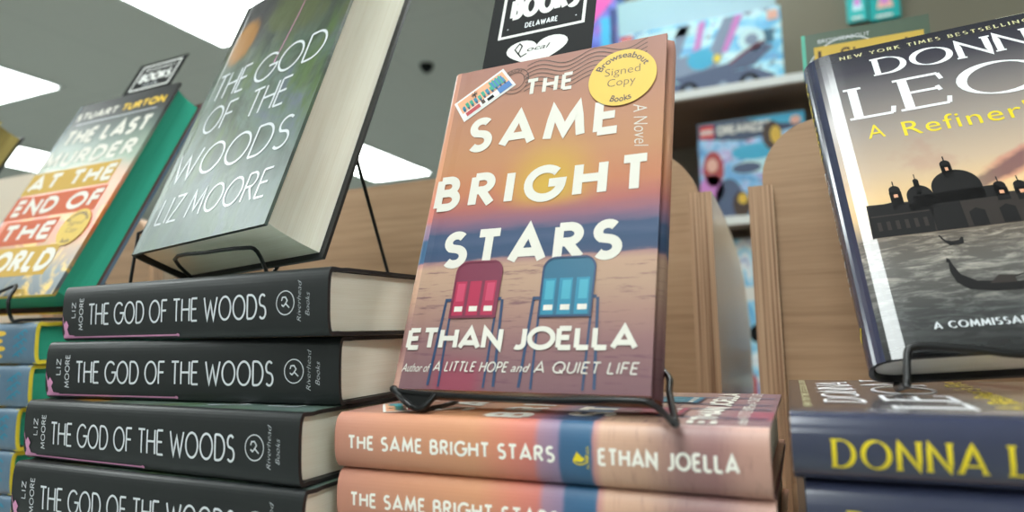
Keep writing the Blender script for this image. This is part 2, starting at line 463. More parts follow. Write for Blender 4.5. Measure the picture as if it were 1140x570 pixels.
def art_murder(name):
    k = Kit(name, .42, .5, .35, .34); u, v = k.uv()
    n = k.noise(k.vec(k.math('MULTIPLY', u, 3.0), k.math('MULTIPLY', v, 4.0)), 1.6, 4.0, .6, .6)
    vv = k.math('ADD', v, k.math('MULTIPLY', k.math('SUBTRACT', n, .5), .16))
    col = k.ramp(vv, [(0, C3(56, 72, 84)), (.10, C3(92, 104, 108)), (.2, C3(170, 120, 60)), (.28, C3(204, 96, 50)), (.42, C3(216, 112, 66)), (.52, C3(200, 140, 106)), (.62, C3(126, 146, 124)), (.78, C3(74, 92, 84)), (.88, C3(30, 32, 34)), (1, C3(18, 18, 20))])
    col = k.mix(k.math('MULTIPLY', k.smooth(n, .5, .6), k.smooth(v, .5, .2)), col, C3(214, 170, 50))
    return k.out(col)
def art_toy(name, seed, bg, tones, rough=.4):
    k = Kit(name, rough, .5, .3, .15); u, v = k.uv()
    p = k.vec(k.math('MULTIPLY', u, 3.0), k.math('MULTIPLY', v, 2.2), float(seed))
    n = k.noise(p, 1.5, 3.0, .55, 1.2); n2 = k.noise(p, 3.4, 3.0, .6, .4)
    col = k.ramp(n, [(.25, tones[0]), (.42, tones[1]), (.52, tones[2]), (.60, tones[3]), (.72, tones[4])])
    col = k.mix(k.smooth(n2, .60, .68), col, tones[5])
    return k.out(col)
def plain_art(name, c, c2, rough=.35, coat=.3, scale=40, sx=1, sy=1):
    k = Kit(name, rough, .5, coat, .15); o = k.xyz(k.coord('Object'))
    n = k.noise(k.vec(k.math('MULTIPLY', o[0], float(sx)), k.math('MULTIPLY', o[1], 1.0), k.math('MULTIPLY', o[2], float(sy))), float(scale), 4.0, .6)
    return k.out(k.mix(n, c, c2))
def oak_mat(name, axis='x'):
    k = Kit(name, .5, .4); o = k.xyz(k.coord('Object'))
    s = (6.0, 6.0, 160.0)
    v = k.vec(k.math('MULTIPLY', o[0], s[0]), k.math('MULTIPLY', o[1], s[1]), k.math('MULTIPLY', o[2], s[2]))
    n = k.noise(v, 1.0, 5.0, .65, .3)
    n2 = k.noise(k.vec(k.math('MULTIPLY', o[0], 2.0), k.math('MULTIPLY', o[1], 2.0), k.math('MULTIPLY', o[2], 26.0)), 1.0, 3.0)
    f = k.math('ADD', k.math('MULTIPLY', n, .6), k.math('MULTIPLY', n2, .4))
    return k.out(k.ramp(f, [(.30, C3(142, 112, 86)), (.5, C3(170, 138, 108)), (.68, C3(186, 156, 126))]))
def ply_mat(name):
    k = Kit(name, .6, .3); o = k.xyz(k.coord('Object'))
    v = k.vec(k.math('MULTIPLY', o[0], 520.0), 0.0, k.math('MULTIPLY', o[2], 3.0))
    n = k.noise(v, 1.0, 4.0, .7)
    return k.out(k.ramp(n, [(.36, C3(118, 88, 68)), (.47, C3(172, 138, 110)), (.62, C3(200, 168, 138))]))

# flat inks
white = flat('ink_white', C3(220, 220, 216),.6, .3)
bright = flat('ink_bright', C3(240, 236, 226), .6, .3)
cream = flat('ink_cream', C3(212, 208, 198),.6, .3)
gold = flat('gold_sticker', C3(204, 172, 80), .55, .3, .1)
brown = flat('ink_brown', C3(66, 46, 34), .5)
silver = flat('ink_silver', C3(206, 210, 214), .3, .6)
silver_w = flat('ink_silver_bright', C3(236, 236, 240), .3, .6)
black = flat('ink_black', C3(10, 11, 13), .65, .2)
yellow = flat('ink_yellow', C3(226, 202, 30), .4)
pink = flat('ink_pink', C3(206, 138, 176), .4)
dusk = flat('ink_dusk', C3(17, 15, 16), .6, .2)
dusk2 = flat('ink_dusk_stone', C3(46, 40, 37), .6, .2)
navy = flat('ink_navy', C3(38, 62, 96), .4)
teal_d = flat('ink_teal_dark', C3(24, 92, 120), .45); teal_l = flat('ink_teal', C3(24, 122, 150), .45); teal_p = flat('ink_teal_pale', C3(58, 150, 172), .45)
red_d = flat('ink_red_dark', C3(112, 36, 62), .45); red_l = flat('ink_red', C3(162, 30, 68), .45); red_p = flat('ink_red_pale', C3(186, 58, 92), .45)
stamp_sky = flat('ink_stamp_sky', C3(222, 160, 122), .45); stamp_blue = flat('ink_stamp_blue', C3(50, 108, 170), .45); stamp_green = flat('ink_stamp_green', C3(42, 150, 124), .45); stamp_red = flat('ink_stamp_red', C3(176, 62, 66), .45)
orange = flat('ink_orange', C3(224, 106, 50), .45); amber = flat('ink_amber', C3(222, 182, 56), .45)
wire = flat('black_wire', C3(14, 14, 15), .32, .5, .3)

# ------------------------------------------------------------------ poses
def mat_from(loc, yaw, tilt=0.0, roll=0.0):
    M = Matrix.Rotation(yaw, 4, 'Z') @ Matrix.Rotation(-tilt, 4, 'X') @ Matrix.Rotation(roll, 4, 'Y')
    return Matrix.Translation(Vector(loc) + Vector((0, 0, ZC))) @ M
LIE = Matrix(((0, 0, -1, 0), (1, 0, 0, 0), (0, -1, 0, 0), (0, 0, 0, 1)))     # cover up, spine to the viewer, head left
def mat_lie(loc, yaw, H, T):     # loc = front-left-bottom corner of the lying book
    M = Matrix.Translation(Vector(loc) + Vector((0, 0, ZC))) @ Matrix.Rotation(yaw, 4, 'Z')
    return M @ Matrix.Translation((H, 0, T)) @ LIE

def copy_tree(o, M):
    c = o.copy(); COL.objects.link(c); c.matrix_world = M
    for ch in o.children:
        d = ch.copy(); COL.objects.link(d); d.parent = c
        for g in ch.children:
            e = g.copy(); COL.objects.link(e); e.parent = d
    return c

# ------------------------------------------------------------------ 1. peach sunset book
SW, SH = .1397, .2139
sun_art = art_sunset('sunset_cover_art'); sun_sp = art_sunset_spine('sunset_spine_art')
sun_back = plain_art('sunset_back_print', C3(184, 130, 108), C3(192, 140, 116), .35, .2)
cream_pages = page_mat('cream_page_edges', C3(255, 250, 234), C3(244, 236, 216))
def sunset_front(W, H):
    D = Decals(); X = lambda u: u * W; Z = lambda v: v * H
    D.text('THE', X(.385), X(.597), Z(.863), Z(.925), .19, cream, 4, gap=.46)
    D.text('SAME', X(.145), X(.815), Z(.69), Z(.812), .205, cream, 4, gap=.46)
    D.text('BRIGHT', X(.035), X(.945), Z(.503), Z(.617), .22, cream, 4, gap=.56)
    D.text('STARS', X(.125), X(.852), Z(.325), Z(.436), .22, cream, 3, gap=.42)
    D.text('ETHAN JOELLA', X(.03), X(.94), Z(.10), Z(.159), .215, cream, 7, gap=.24, space=.42)
    # hand-lettered line
    kw = dict(w=.1, mat=cream, layer=7)
    D.font('Author of', X(.022), Z(.043), .0066, cream, 7, width=X(.13), shear=.35)
    D.text('A LITTLE HOPE', X(.17), X(.475), Z(.045), Z(.071), .12, cream, 7, gap=.3, space=.5, slant=.18)
    D.font('and', X(.49), Z(.047), .0062, cream, 7, width=X(.075), shear=.35)
    D.text('A QUIET LIFE', X(.585), X(.955), Z(.045), Z(.073), .12, cream, 7, gap=.3, space=.5, slant=.18)
    # A Novel, running down the right side
    D.font('A Novel', X(.875), Z(.775), .0115, cream, 2, width=.030, shear=.3, rot=-PI / 2 + .08, bold=-.012)
    # postmark waves
    for i in range(7):
        pts = []
        for j in range(37):
            t = j / 36
            pts.append((X(.37 + .55 * t), Z(.885 + .0155 * i + .014 * math.sin(t * 13 + .25) + .014 * t - .004)))
        D.ribbon(pts, .00060, brown, 2)
    # postmark ring
    cx, cy = X(.315), Z(.928)
    for r in (.0098, .0068): D.ribbon(arc(cx, cy, r, r, 0, 360, 40), .0005, brown, 3)
    D.font('BEACH', 0, 0, .0030, brown, 3, width=.011, xf=arc_xf(cx, cy, .0074, PI * .82))
    D.font('DE', 0, 0, .003, brown, 3, width=.004, xf=arc_xf(cx, cy, .0074, .45))
    # stamp (tilted postcard-like stamp)
    A, B_, C_, E_ = [Vector((X(a), Z(b))) for a, b in ((.088, .806), (.325, .914), (.245, .985), (.016, .880))]
    def S(u, v): return tuple((A * (1 - u) + B_ * u) * (1 - v) + (E_ * (1 - u) + C_ * u) * v)
    def SR(u0, v0, u1, v1, m, l): D.poly([S(u0, v0), S(u1, v0), S(u1, v1), S(u0, v1)], m, l)
    SR(0, 0, 1, 1, white, 4); SR(.045, .08, .955, .92, stamp_sky, 5)
    SR(.045, .08, .955, .34, white, 6); SR(.09, .12, .36, .30, stamp_red, 7); SR(.5, .12, .62, .26, black, 7); SR(.72, .08, .955, .36, stamp_blue, 7); SR(.40, .16, .46, .34, brown, 7)
    for i in range(11):
        SR(.08 + i * .078, .40 + .02 * (i % 2), .135 + i * .078, .62 + .02 * ((i * 3) % 4), stamp_green if i % 3 else teal_l, 7)
        SR(.09 + i * .078, .34, .12 + i * .078, .46, navy, 8)
    for i in range(8): SR(.66 + .03 * i, .4 + .05 * (i % 3), .69 + .03 * i, .85 - .06 * (i % 2), stamp_blue if i % 2 else stamp_green, 8)
    SR(.36, .62, .38, .82, brown, 8)
    for a in (0, 50, 130, 180, 220, 320): D.ribbon([S(.37, .8), S(.37 + .06 * math.cos(math.radians(a)), .8 + .12 * math.sin(math.radians(a)))], .0006, brown, 8)
    # folding chairs
    def chair(u0, u1, top, bot, dk, li, pa, foot):
        w = u1 - u0; h = top - bot
        fr = navy
        D.ribbon([(X(u0 - .028), Z(bot + h * .30)), (X(u0 - .045), Z(foot))], .0016, fr, 3)
        D.ribbon([(X(u1 + .022), Z(bot + h * .30)), (X(u1 + .035), Z(foot))], .0016, fr, 3)
        D.ribbon([(X(u0), Z(bot)), (X(u0 + .002), Z(foot * .5 + .002))], .0013, fr, 3)
        D.ribbon([(X(u1), Z(bot)), (X(u1 - .006), Z(foot * .5 + .002))], .0013, fr, 3)
        for e, sg in ((u0 - .028, 1), (u1 + .022, -1)): D.ribbon([(X(e - .004), Z(bot + h * .31)), (X(e + sg * .03), Z(bot + h * .31))], .0018, fr, 5)
        r = w * .24
        P = [(X(u0), Z(bot)), (X(u1), Z(bot)), (X(u1 + .004), Z(top) - X(r))] + [(X(u1 + .004 - r + r * math.cos(a)), Z(top) - X(r) + X(r) * math.sin(a)) for a in [PI / 12 * i for i in range(1, 6)]] \
            + [(X(u0 - .0 + r + r * math.cos(a)), Z(top) - X(r) + X(r) * math.sin(a)) for a in [PI / 2 + PI / 12 * i for i in range(0, 7)]]
        D.poly(P, dk, 5)
        D.rect(X(u0 + .006), Z(bot + h * .03), X(u1 - .006), Z(bot + h * .64), li, 6)
        for i in range(3):
            a = u0 + w * (.08 + .33 * i)
            D.rect(X(a), Z(bot + h * .28), X(a + w * .17), Z(bot + h * .60), pa, 7) if i != 1 or dk is teal_d else None
            D.rect(X(a), Z(bot + h * .10), X(a + w * .18), Z(bot + h * .19), cream, 7)
            D.rect(X(a + w * .20), Z(bot + h * .03), X(a + w * .27), Z(bot + h * .64), dk, 7)
        D.ribbon(P + [P[0]], .0011, fr if dk is teal_d else red_d, 8)
    chair(.195, .392, .340, .186, red_d, red_l, red_p, .01)
    chair(.572, .772, .338, .184, teal_d, teal_l, teal_p, .01)
    return D
def signed_sticker(D, cx, cz, r):
    D.disc(cx, cz, r, r, gold, 9, 48)
    q = r * .70
    D.font('Browseabout', 0, 0, r * .30, brown, 10, width=q * 2.25, xf=arc_xf(cx, cz, q, PI / 2 + 1.125), bold=.016)
    D.font('Books', 0, 0, r * .30, brown, 10, width=q * .95, xf=arc_xf(cx, cz, q * 1.24, -PI / 2 - .38, -1), bold=.02)
    D.font('Signed', cx - r * .52, cz + r * .10, r * .40, brown, 10, width=r * 1.04, bold=-.012)
    D.font('Copy', cx - r * .42, cz - r * .30, r * .40, brown, 10, width=r * .82, bold=-.012)
def sunset_spine(W, H, T):
    D = Decals()
    D.text('THE SAME BRIGHT STARS', .043 * H, .572 * H, T * .36, T * .62, .18, bright, 2, gap=.36, space=.55)
    D.text('ETHAN JOELLA', .672 * H, .942 * H, T * .36, T * .63, .18, bright, 2, gap=.34, space=.6)
    # lamp-like publisher mark with its name, turned to read on the upright book
    cx, cy = .628 * H, T * .46
    D.poly([(cx - .0030, cy - .0014), (cx + .0012, cy - .0018), (cx + .0030, cy - .0003), (cx + .0014, cy + .0004), (cx - .001, cy + .0026)], yellow, 2)
    D.ribbon(arc(cx + .0004, cy - .0004, .0034, .0024, -150, 40, 14), .0005, yellow, 3)
    D.font('SCRIBNER', .650 * H, T * .30, .0019, yellow, 2, width=T * .34, rot=PI / 2, bold=-.01)
    return D
SE = .0045
def build_sunset(M, T, label, group=None, standing=False):
    r = empty('hardcover_book', M); tag(r, label, 'book', group)
    f = sunset_front(SW, SH)
    if standing: signed_sticker(f, .821 * SW, .872 * SH, .0203)
    f.shift(SE)
    make_jacket(r, SW + SE, SH, T, [sun_art, sun_sp, sun_back, sun_back], f, sunset_spine(SW, SH, T), xs=.0075, n=2.5, hinge=.0004)
    make_pages(r, SW + SE, SH, T, cream_pages, xs=.0075)
    return r
ST = .0247
sbs_M = mat_from((-.2044, .3061, -.0301), -.019, .345, .009)
sbs = build_sunset(sbs_M @ Matrix.Translation((-SE, 0, 0)), ST, 'peach sunset-cover hardcover with beach chairs and round gold sticker, leaning upright in the centre', None, True)
# back flap of the jacket bulging round the fore edge
mb = MB(); pr = [(SE + SW + .0002, ST - .0008)] + [(SE + SW + .0004 + .0022 * math.sin(PI * .5 * i / 8), ST - .0008 - .0165 * i / 8) for i in range(1, 9)] + [(SE + SW - .0015, ST * .20)]
for a, b in zip(pr, pr[1:]):
    mb.face([(a[0], a[1], .0), (b[0], b[1], .0), (b[0], b[1], SH - .0), (a[0], a[1], SH - .0)], 0, [(.93, .0), (.93, .0), (.93, 1.0), (.93, 1.0)])
fl = mb.build('jacket_flap', [sun_art], sbs, smooth=True)
s_ = fl.modifiers.new('t', 'SOLIDIFY'); s_.thickness = .0004; s_.offset = 1

S_T = .0287
s_top = -.0414
slab = ['peach hardcover lying flat under the wire easel, topmost of its stack', 'peach hardcover lying flat, second from the top beneath the peach book on the easel', 'peach hardcover lying third in the peach stack', 'peach hardcover lying at the foot of the peach stack']
proto = None
SWf, SHf = SW, SH
for i in range(4):
    loc = (-.2287 + (0, .0008, -.001, .001)[i], .2876 + (0, .0012, .0, .002)[i], s_top - S_T * (i + 1)); yaw = (-.006, -.004, .01, 0)[i]
    M = mat_lie(loc, yaw, SH, S_T - .0003)
    if proto is None:
        proto = build_sunset(M, S_T - .0003, slab[0], 'peach books in a flat stack')
    else:
        c = copy_tree(proto, M); c['label'] = slab[i]

# ------------------------------------------------------------------ 2. dark forest-title book
GW, GH = .1600, .2410
wood_art = art_woods('woods_cover_art')
char = plain_art('charcoal_jacket_print', C3(11, 15, 17), C3(18, 22, 23), .45, .1, 30)
cboard = flat('black_board', C3(30, 30, 32), .5)
def woods_front(W, H):
    D = Decals(); X = lambda u: u * W; Z = lambda v: v * H
    kw = dict(w=.075, mat=silver, layer=3, gap=.2)
    D.text('THE', X(.09), X(.36), Z(.545), Z(.66), slant=0, **kw)
    D.text('GOD', X(.43), X(.93), Z(.545), Z(.66), **kw)
    D.text('OF', X(.14), X(.37), Z(.405), Z(.515), **kw)
    D.text('THE', X(.50), X(.78), Z(.405), Z(.515), **kw)
    D.text('WOODS', X(.06), X(.93), Z(.235), Z(.35), **kw)
    D.text('LIZ MOORE', X(.10), X(.92), Z(.085), Z(.18), w=.075, mat=silver, layer=3, gap=.22, space=.4)
    D.ribbon([(X(.62), Z(.99)), (X(.60), Z(.80)), (X(.56), Z(.62))], .0009, pink, 2)
    D.disc(X(.56), Z(.617), .0009, .002, pink, 2, 12)
    return D
def woods_spine(W, H, T):
    D = Decals(); c = T * .5
    D.text('THE GOD OF THE WOODS', .127 * H, .812 * H, T * .27, T * .66, .085, silver, 2, gap=.22, space=.42)
    for t, a, wd in (('LIZ', .052, .24), ('MOORE', .088, .50)):
        # rotated so that it reads across the upright spine
        def xf(q, a=a): return (a * H + .0028 - q[1], q[0])
        D.text(t, T * .20 if t == 'MOORE' else T * .42, T * .20 + T * .56 if t == 'MOORE' else T * .42 + T * .27, -.0001, .0044, .12, silver, 2, gap=.3, xf=xf)
    cx = .874 * H; r = .0066
    D.ribbon([(cx + r * math.cos(a), c + r * 1.0 * math.sin(a)) for a in [2 * PI * i / 36 for i in range(37)]], .00055, silver, 2)
    D.ribbon([(cx - .0026, c - .001), (cx - .0012, c - .002), (cx + .0002, c - .0006), (cx + .0016, c + .0012), (cx + .0002, c + .0032), (cx - .002, c + .0030), (cx - .0026, c + .0012)], .00075, silver, 3)
    D.ribbon([(cx + .0006, c - .0006), (cx + .0032, c - .0028)], .00075, silver, 3)
    D.font('Riverhead', .922 * H, T * .22, .0042, silver, 2, width=T * .60, rot=PI / 2, shear=.35, bold=-.02)
    D.font('Books', .948 * H, T * .30, .0042, silver, 2, width=T * .34, rot=PI / 2, shear=.35, bold=-.02)
    # pink drip that runs along the lower edge and up at the head
    b0 = T * .055
    D.poly([(.0006, b0), (.012, b0), (.014, b0 + .0016), (.0080, b0 + .0022), (.0064, b0 + .006), (.0082, b0 + .0085), (.0052, b0 + .012), (.0030, b0 + .0095), (.0008, b0 + .016)], pink, 3)
    D.ribbon([(.010, b0 + .0006), (.5 * H, b0 + .0006)], .0010, pink, 3, step=.02)
    D.disc(.5 * H, b0 + .0007, .0014, .0009, pink, 4, 14)
    return D
GE = .004
def build_woods(M, T, label, group=None):
    r = empty('hardcover_book', M); tag(r, label, 'book', group)
    make_jacket(r, GW + GE, GH, T, [wood_art, char, char, cboard], woods_front(GW, GH).shift(GE), woods_spine(GW, GH, T), xs=.0055, n=3.2)
    make_pages(r, GW + GE, GH, T, cream_pages, xs=.0055, inset=.0040, edge=.0045)
    return r
GT = .0381; g_top = .0366
gs = build_woods(mat_from((-.4367, .3215, .0589), -.224, .383, -.031) @ Matrix.Translation((-GE, 0, 0)), .0465, 'large hardcover with thin white title over misty green art, leaning on the dark stack')
glab = ['black-spined hardcover with thin white spine title, topmost of the dark stack', 'black-spined hardcover, second from the top of the dark stack', 'black-spined hardcover with a long pink drip line, third down in the dark stack', 'black-spined hardcover, fourth down at the bottom edge of the photo', 'black-spined hardcover at the foot of the dark stack']
gpos = [(-.4722, .298, -.057, .0), (-.4741, .290, .026, 0), (-.4779, .2807, -.045, 0), (-.4739, .2729, -.019, 0), (-.474, .28, 0, 0)]
proto = None
for i, (x, y, yaw, _) in enumerate(gpos):
    M = mat_lie((x, y, g_top - GT * (i + 1)), yaw, GH, GT - .0003)
    if proto is None: proto = build_woods(M, GT - .0003, glab[0], 'black-spined books in a flat stack')
    else: c = copy_tree(proto, M); c['label'] = glab[i]

# ------------------------------------------------------------------ 3. Venice mystery
DW, DH = .1582, .2352
ven_art = art_venice('venice_cover_art')
nav = plain_art('navy_jacket_print', C3(46, 50, 72), C3(54, 58, 80), .22, .8, 20)
grey_pages = page_mat('pale_page_edges', C3(226, 224, 220), C3(200, 198, 192))
nboard = flat('black_cloth_board', C3(20, 20, 23), .5)
def venice_front(W, H):
    D = Decals(); X = lambda u: u * W; Z = lambda v: v * H
    D.text('NEW YORK TIMES BESTSELLING AUTHOR', X(.095), X(.97), Z(.961), Z(.977), .20, flat('ink_straw', C3(206, 200, 150), .4), 3, gap=.6, space=.8, serif=True)
    D.text('DONNA', X(.215), X(.88), Z(.862), Z(.944), .19, silver_w, 3, gap=.26, serif=True, thin=.2)
    D.text('LEON', X(.105), X(.965), Z(.702), Z(.842), .17, silver_w, 3, gap=.24, serif=True, thin=.2)
    D.font('A', X(.118), Z(.632), .0165, yellow, 3, width=X(.058))
    D.font("Refiner's Fire", X(.236), Z(.622), .0175, yellow, 3, width=X(.70), spacing=1.1)
    # basilica on the quay
    def P(pts, m=dusk, l=2): D.poly([(X(a), Z(b)) for a, b in pts], m, l)
    P([(.045, .312), (1, .310), (1, .392), (.75, .392), (.60, .394), (.40, .402), (.05, .412)], dusk2, 1)
    P([(.045, .312), (.235, .312), (.240, .345), (.25, .392), (.13, .412), (.055, .405)], dusk, 2)
    for i in range(6): D.rect(X(.07 + i * .028), Z(.330), X(.082 + i * .028), Z(.356), dusk2, 3)
    D.rect(X(.055), Z(.372), X(.235), Z(.376), dusk2, 3)
    P([(.24, .313), (.33, .312), (.33, .395), (.24, .395)], dusk, 2)
    for c in (.345, .43, .50): P([(c, .314), (c + .045, .314), (c + .045, .355), (c + .022, .365), (c, .355)], dusk, 3)
    for i in range(11): D.rect(X(.56 + i * .038), Z(.320), X(.582 + i * .038), Z(.365), dusk, 3)
    def dome(c, b, w, h, l=2, m=dusk):
        D.poly([(X(c) + w * math.cos(a), Z(b) + h * math.sin(a)) for a in [PI * i / 18 for i in range(19)]], m, l)
        D.rect(X(c) - w, Z(b) - .010, X(c) + w, Z(b), m, l)
    dome(.336, .434, .0117, .0124)
    D.rect(X(.326) - .0024, Z(.478), X(.326) + .0024, Z(.505), dusk, 2); D.rect(X(.326) - .0007, Z(.486), X(.326) + .0008, Z(.497), stamp_sky, 3)
    dome(.326, .508, .0026, .0028); D.ribbon([(X(.326), Z(.51)), (X(.326), Z(.533))], .0007, dusk, 2)
    dome(.222, .420, .0064, .0080)
    D.rect(X(.222) - .0012, Z(.45), X(.222) + .0012, Z(.468), dusk, 2); dome(.222, .468, .0014, .0018); D.ribbon([(X(.222), Z(.47)), (X(.222), Z(.490))], .0005, dusk, 2)
    for c, t in ((.150, .455), (.455, .425), (.51, .42)):
        D.rect(X(c) - .0030, Z(.39), X(c) + .0030, Z(t - .012), dusk, 2); D.rect(X(c) - .0010, Z(t - .030), X(c) + .0010, Z(t - .020), stamp_sky, 3)
        dome(c, t - .006, .0028, .0032); D.ribbon([(X(c), Z(t)), (X(c), Z(t + .022))], .0006, dusk, 2)
    P([(.19, .390), (.47, .390), (.45, .424), (.20, .422)], dusk, 2)
    # boats
    P([(.243, .287), (.236, .298), (.240, .300), (.252, .283), (.27, .279), (.29, .281), (.298, .289), (.303, .286), (.300, .270), (.26, .268)], dusk, 3)
    P([(.245, .232), (.238, .236), (.234, .225), (.240, .222), (.236, .20), (.246, .170), (.275, .150), (.34, .142), (.50, .138), (.62, .146), (.66, .175), (.62, .166), (.50, .160), (.40, .160), (.30, .170), (.262, .190), (.250, .215)], dusk, 3)
    P([(.33, .160), (.40, .158), (.40, .176), (.36, .180)], dusk2, 4); D.ribbon([(X(.38), Z(.17)), (X(.60), Z(.205))], .0008, dusk, 3)
    D.text('A COMMISSARIO GUIDO BRUNETTI MYSTERY', X(.150), X(.90), Z(.060), Z(.079), .21, silver, 3, gap=.4, space=.6, serif=True)
    return D
def venice_spine(W, H, T):
    D = Decals()
    for wd, a, b in (('DONNA', .064, .272), ('LEON', .306, .48)): D.text(wd, a * H, b * H, T * .22, T * .66, .145, yellow, 2, gap=.36, serif=True, thin=.25)
    D.font("A Refiner's Fire", .54 * H, T * .36, .0095, silver, 2, width=.27 * H)
    D.ribbon([(.935 * H, T * .34), (.958 * H, T * .5), (.935 * H, T * .66)], .0022, yellow, 2)
    return D
def venice_spine_up(W, H, T):
    D = Decals()
    D.text('DONNA LEON', .06 * H, .36 * H, T * .30, T * .66, .17, yellow, 2, gap=.2, space=.42, serif=True, thin=.3)
    D.font("A Refiner's Fire", .40 * H, T * .38, .0085, silver, 2, width=.40 * H)
    D.ribbon([(.900 * H, T * .34), (.925 * H, T * .5), (.900 * H, T * .66)], .0018, yellow, 2)
    return D
DT = .0272
DE = .0075; DX = .0125
def build_venice(M, T, label, group=None, up=False):
    DX, n = (.022, 2.6) if up else (.0105, 2.3)
    r = empty('hardcover_book', M); tag(r, label, 'book', group)
    make_jacket(r, DW + DE, DH, T, [ven_art, nav, nav, nboard], venice_front(DW, DH).shift(DE), (venice_spine_up if up else venice_spine)(DW, DH, T), xs=DX, n=n, ff=DE - .0005, hinge=0 if up else .0006)
    make_pages(r, DW + DE, DH, T, grey_pages, xs=.0100, inset=.0036)
    return r
ds_loc = (.0366, .3707, -.0181)
ds_M = mat_from(ds_loc, -.007, .535, -.076)
ds = build_venice(ds_M @ Matrix.Translation((-DE, 0, 0)), .0276, 'glossy hardcover with a domed waterfront church at dusk on its cover, leaning at the right', None, True)
dlab = ['navy hardcover with yellow serif spine lettering, topmost of the navy stack', 'navy hardcover cut by the bottom edge of the photo, second in the navy stack', 'navy hardcover third in the navy stack', 'navy hardcover at the foot of the navy stack']
proto = None
for i in range(4):
    M = mat_lie((-.0069 + (0, .004, .001, .002)[i], .2888 + (0, .002, 0, .001)[i], -.0346 - DT * (i + 1)), (.019, .015, .02, .0)[i], DH, DT - .0003)
    if proto is None: proto = build_venice(M, DT - .0003, dlab[0], 'navy books in a flat stack')
    else: c = copy_tree(proto, M); c['label'] = dlab[i]

# ------------------------------------------------------------------ 4. book with green page edges
LW, LH = .1611, .2401
mur_art = art_murder('island_cover_art')
mur_sp = plain_art('steel_blue_spine_print', C3(62, 88, 112), C3(96, 122, 142), .4, .2, 60)
yboard = flat('yellow_board', C3(222, 202, 52), .5)
green_pages = page_mat('green_page_edges', C3(60, 176, 148), C3(52, 164, 136))
ochre = flat('ink_ochre', C3(184, 146, 54), .6, .3); rust = flat('ink_rust', C3(184, 84, 46), .6, .3)
def murder_front(W, H):
    D = Decals(); X = lambda u: u * W; Z = lambda v: v * H
    D.text('STUART ', X(.08), X(.53), Z(.895), Z(.94), .26, cream, 3, gap=.30)
    D.text('TURTON', X(.55), X(.95), Z(.895), Z(.94), .26, amber, 3, gap=.30)
    D.rect(X(.12), Z(.868), X(.92), Z(.873), silver, 2)
    rows = [('THE LAST', .74, .835, None, .12, .93), ('MURDER', .62, .71, None, .06, .93), ('AT THE', .50, .585, ochre, .08, .88), ('END OF', .375, .46, rust, .08, .90), ('THE', .245, .33, rust, .15, .62), ('WORLD', .10, .20, ochre, .06, .80)]
    for t, a, b, bg, x0, x1 in rows:
        if bg: D.rect(X(x0 - .05), Z(a - .015), X(x1 + .01), Z(b + .015), bg, 2)
        D.text(t, X(x0), X(x1), Z(a), Z(b), .24, cream, 4, gap=.38, space=.5)
    cx, cz, r = X(.83), Z(.285), .0195
    signed_sticker(D, cx, cz, r)
    return D
def murder_spine(W, H, T):
    D = Decals()
    for i in range(9):
        a = .90 * H + (i % 3) * .005; b = T * (.2 + .07 * i)
        D.ribbon([(a - .004, b), (a, b + .002), (a + .004, b)], .0016, teal_l, 2)
    for i in range(4): D.disc(.79 * H + .004 * (i % 2), T * (.2 + .18 * i), .008, .0022, amber, 2, 16)
    D.text('TURTON', .45 * H, .73 * H, T * .25, T * .7, .2, cream, 3, gap=.3)
    D.rect(.982 * H, T * .03, .999 * H, T * .97, yboard, 3)
    return D
maroon = flat('maroon_flap', C3(84, 40, 40), .5)
def build_murder(M, T, label, group=None):
    r = empty('hardcover_book', M); tag(r, label, 'book', group)
    make_jacket(r, LW, LH, T, [mur_art, mur_sp, mur_sp, yboard], murder_front(LW, LH), murder_spine(LW, LH, T), xs=.0055, n=3.2, inner_mat=maroon, th=.0031)
    make_pages(r, LW, LH, T, green_pages, xs=.0055, inset=.0055, edge=.0040, th=.0032)
    return r
ls_M = mat_from((-.7178, .3481, .0381), -.034, .464, .012)
ls = build_murder(ls_M, .0335, 'hardcover with green page edges and bold white title on orange, leaning at the far left')
LT = .0350; l_top = .0148
llab = ['blue-spined hardcover with green page edges, topmost of the stack at the left edge', 'blue-spined hardcover with green page edges, second from the top at the left edge', 'blue-spined hardcover with green page edges, third down at the left edge', 'blue-spined hardcover with green page edges, fourth down in the bottom left corner', 'blue-spined hardcover at the foot of the left stack']
xr = [-.572, -.577, -.590, -.594, -.59]
proto = None
for i in range(5):
    M = mat_lie((xr[i] - LH, .340, l_top - LT * (i + 1)), 0, LH, LT - .0003)
    if proto is None: proto = build_murder(M, LT - .0003, llab[0], 'blue-spined books with green edges in a flat stack')
    else: c = copy_tree(proto, M); c['label'] = llab[i]

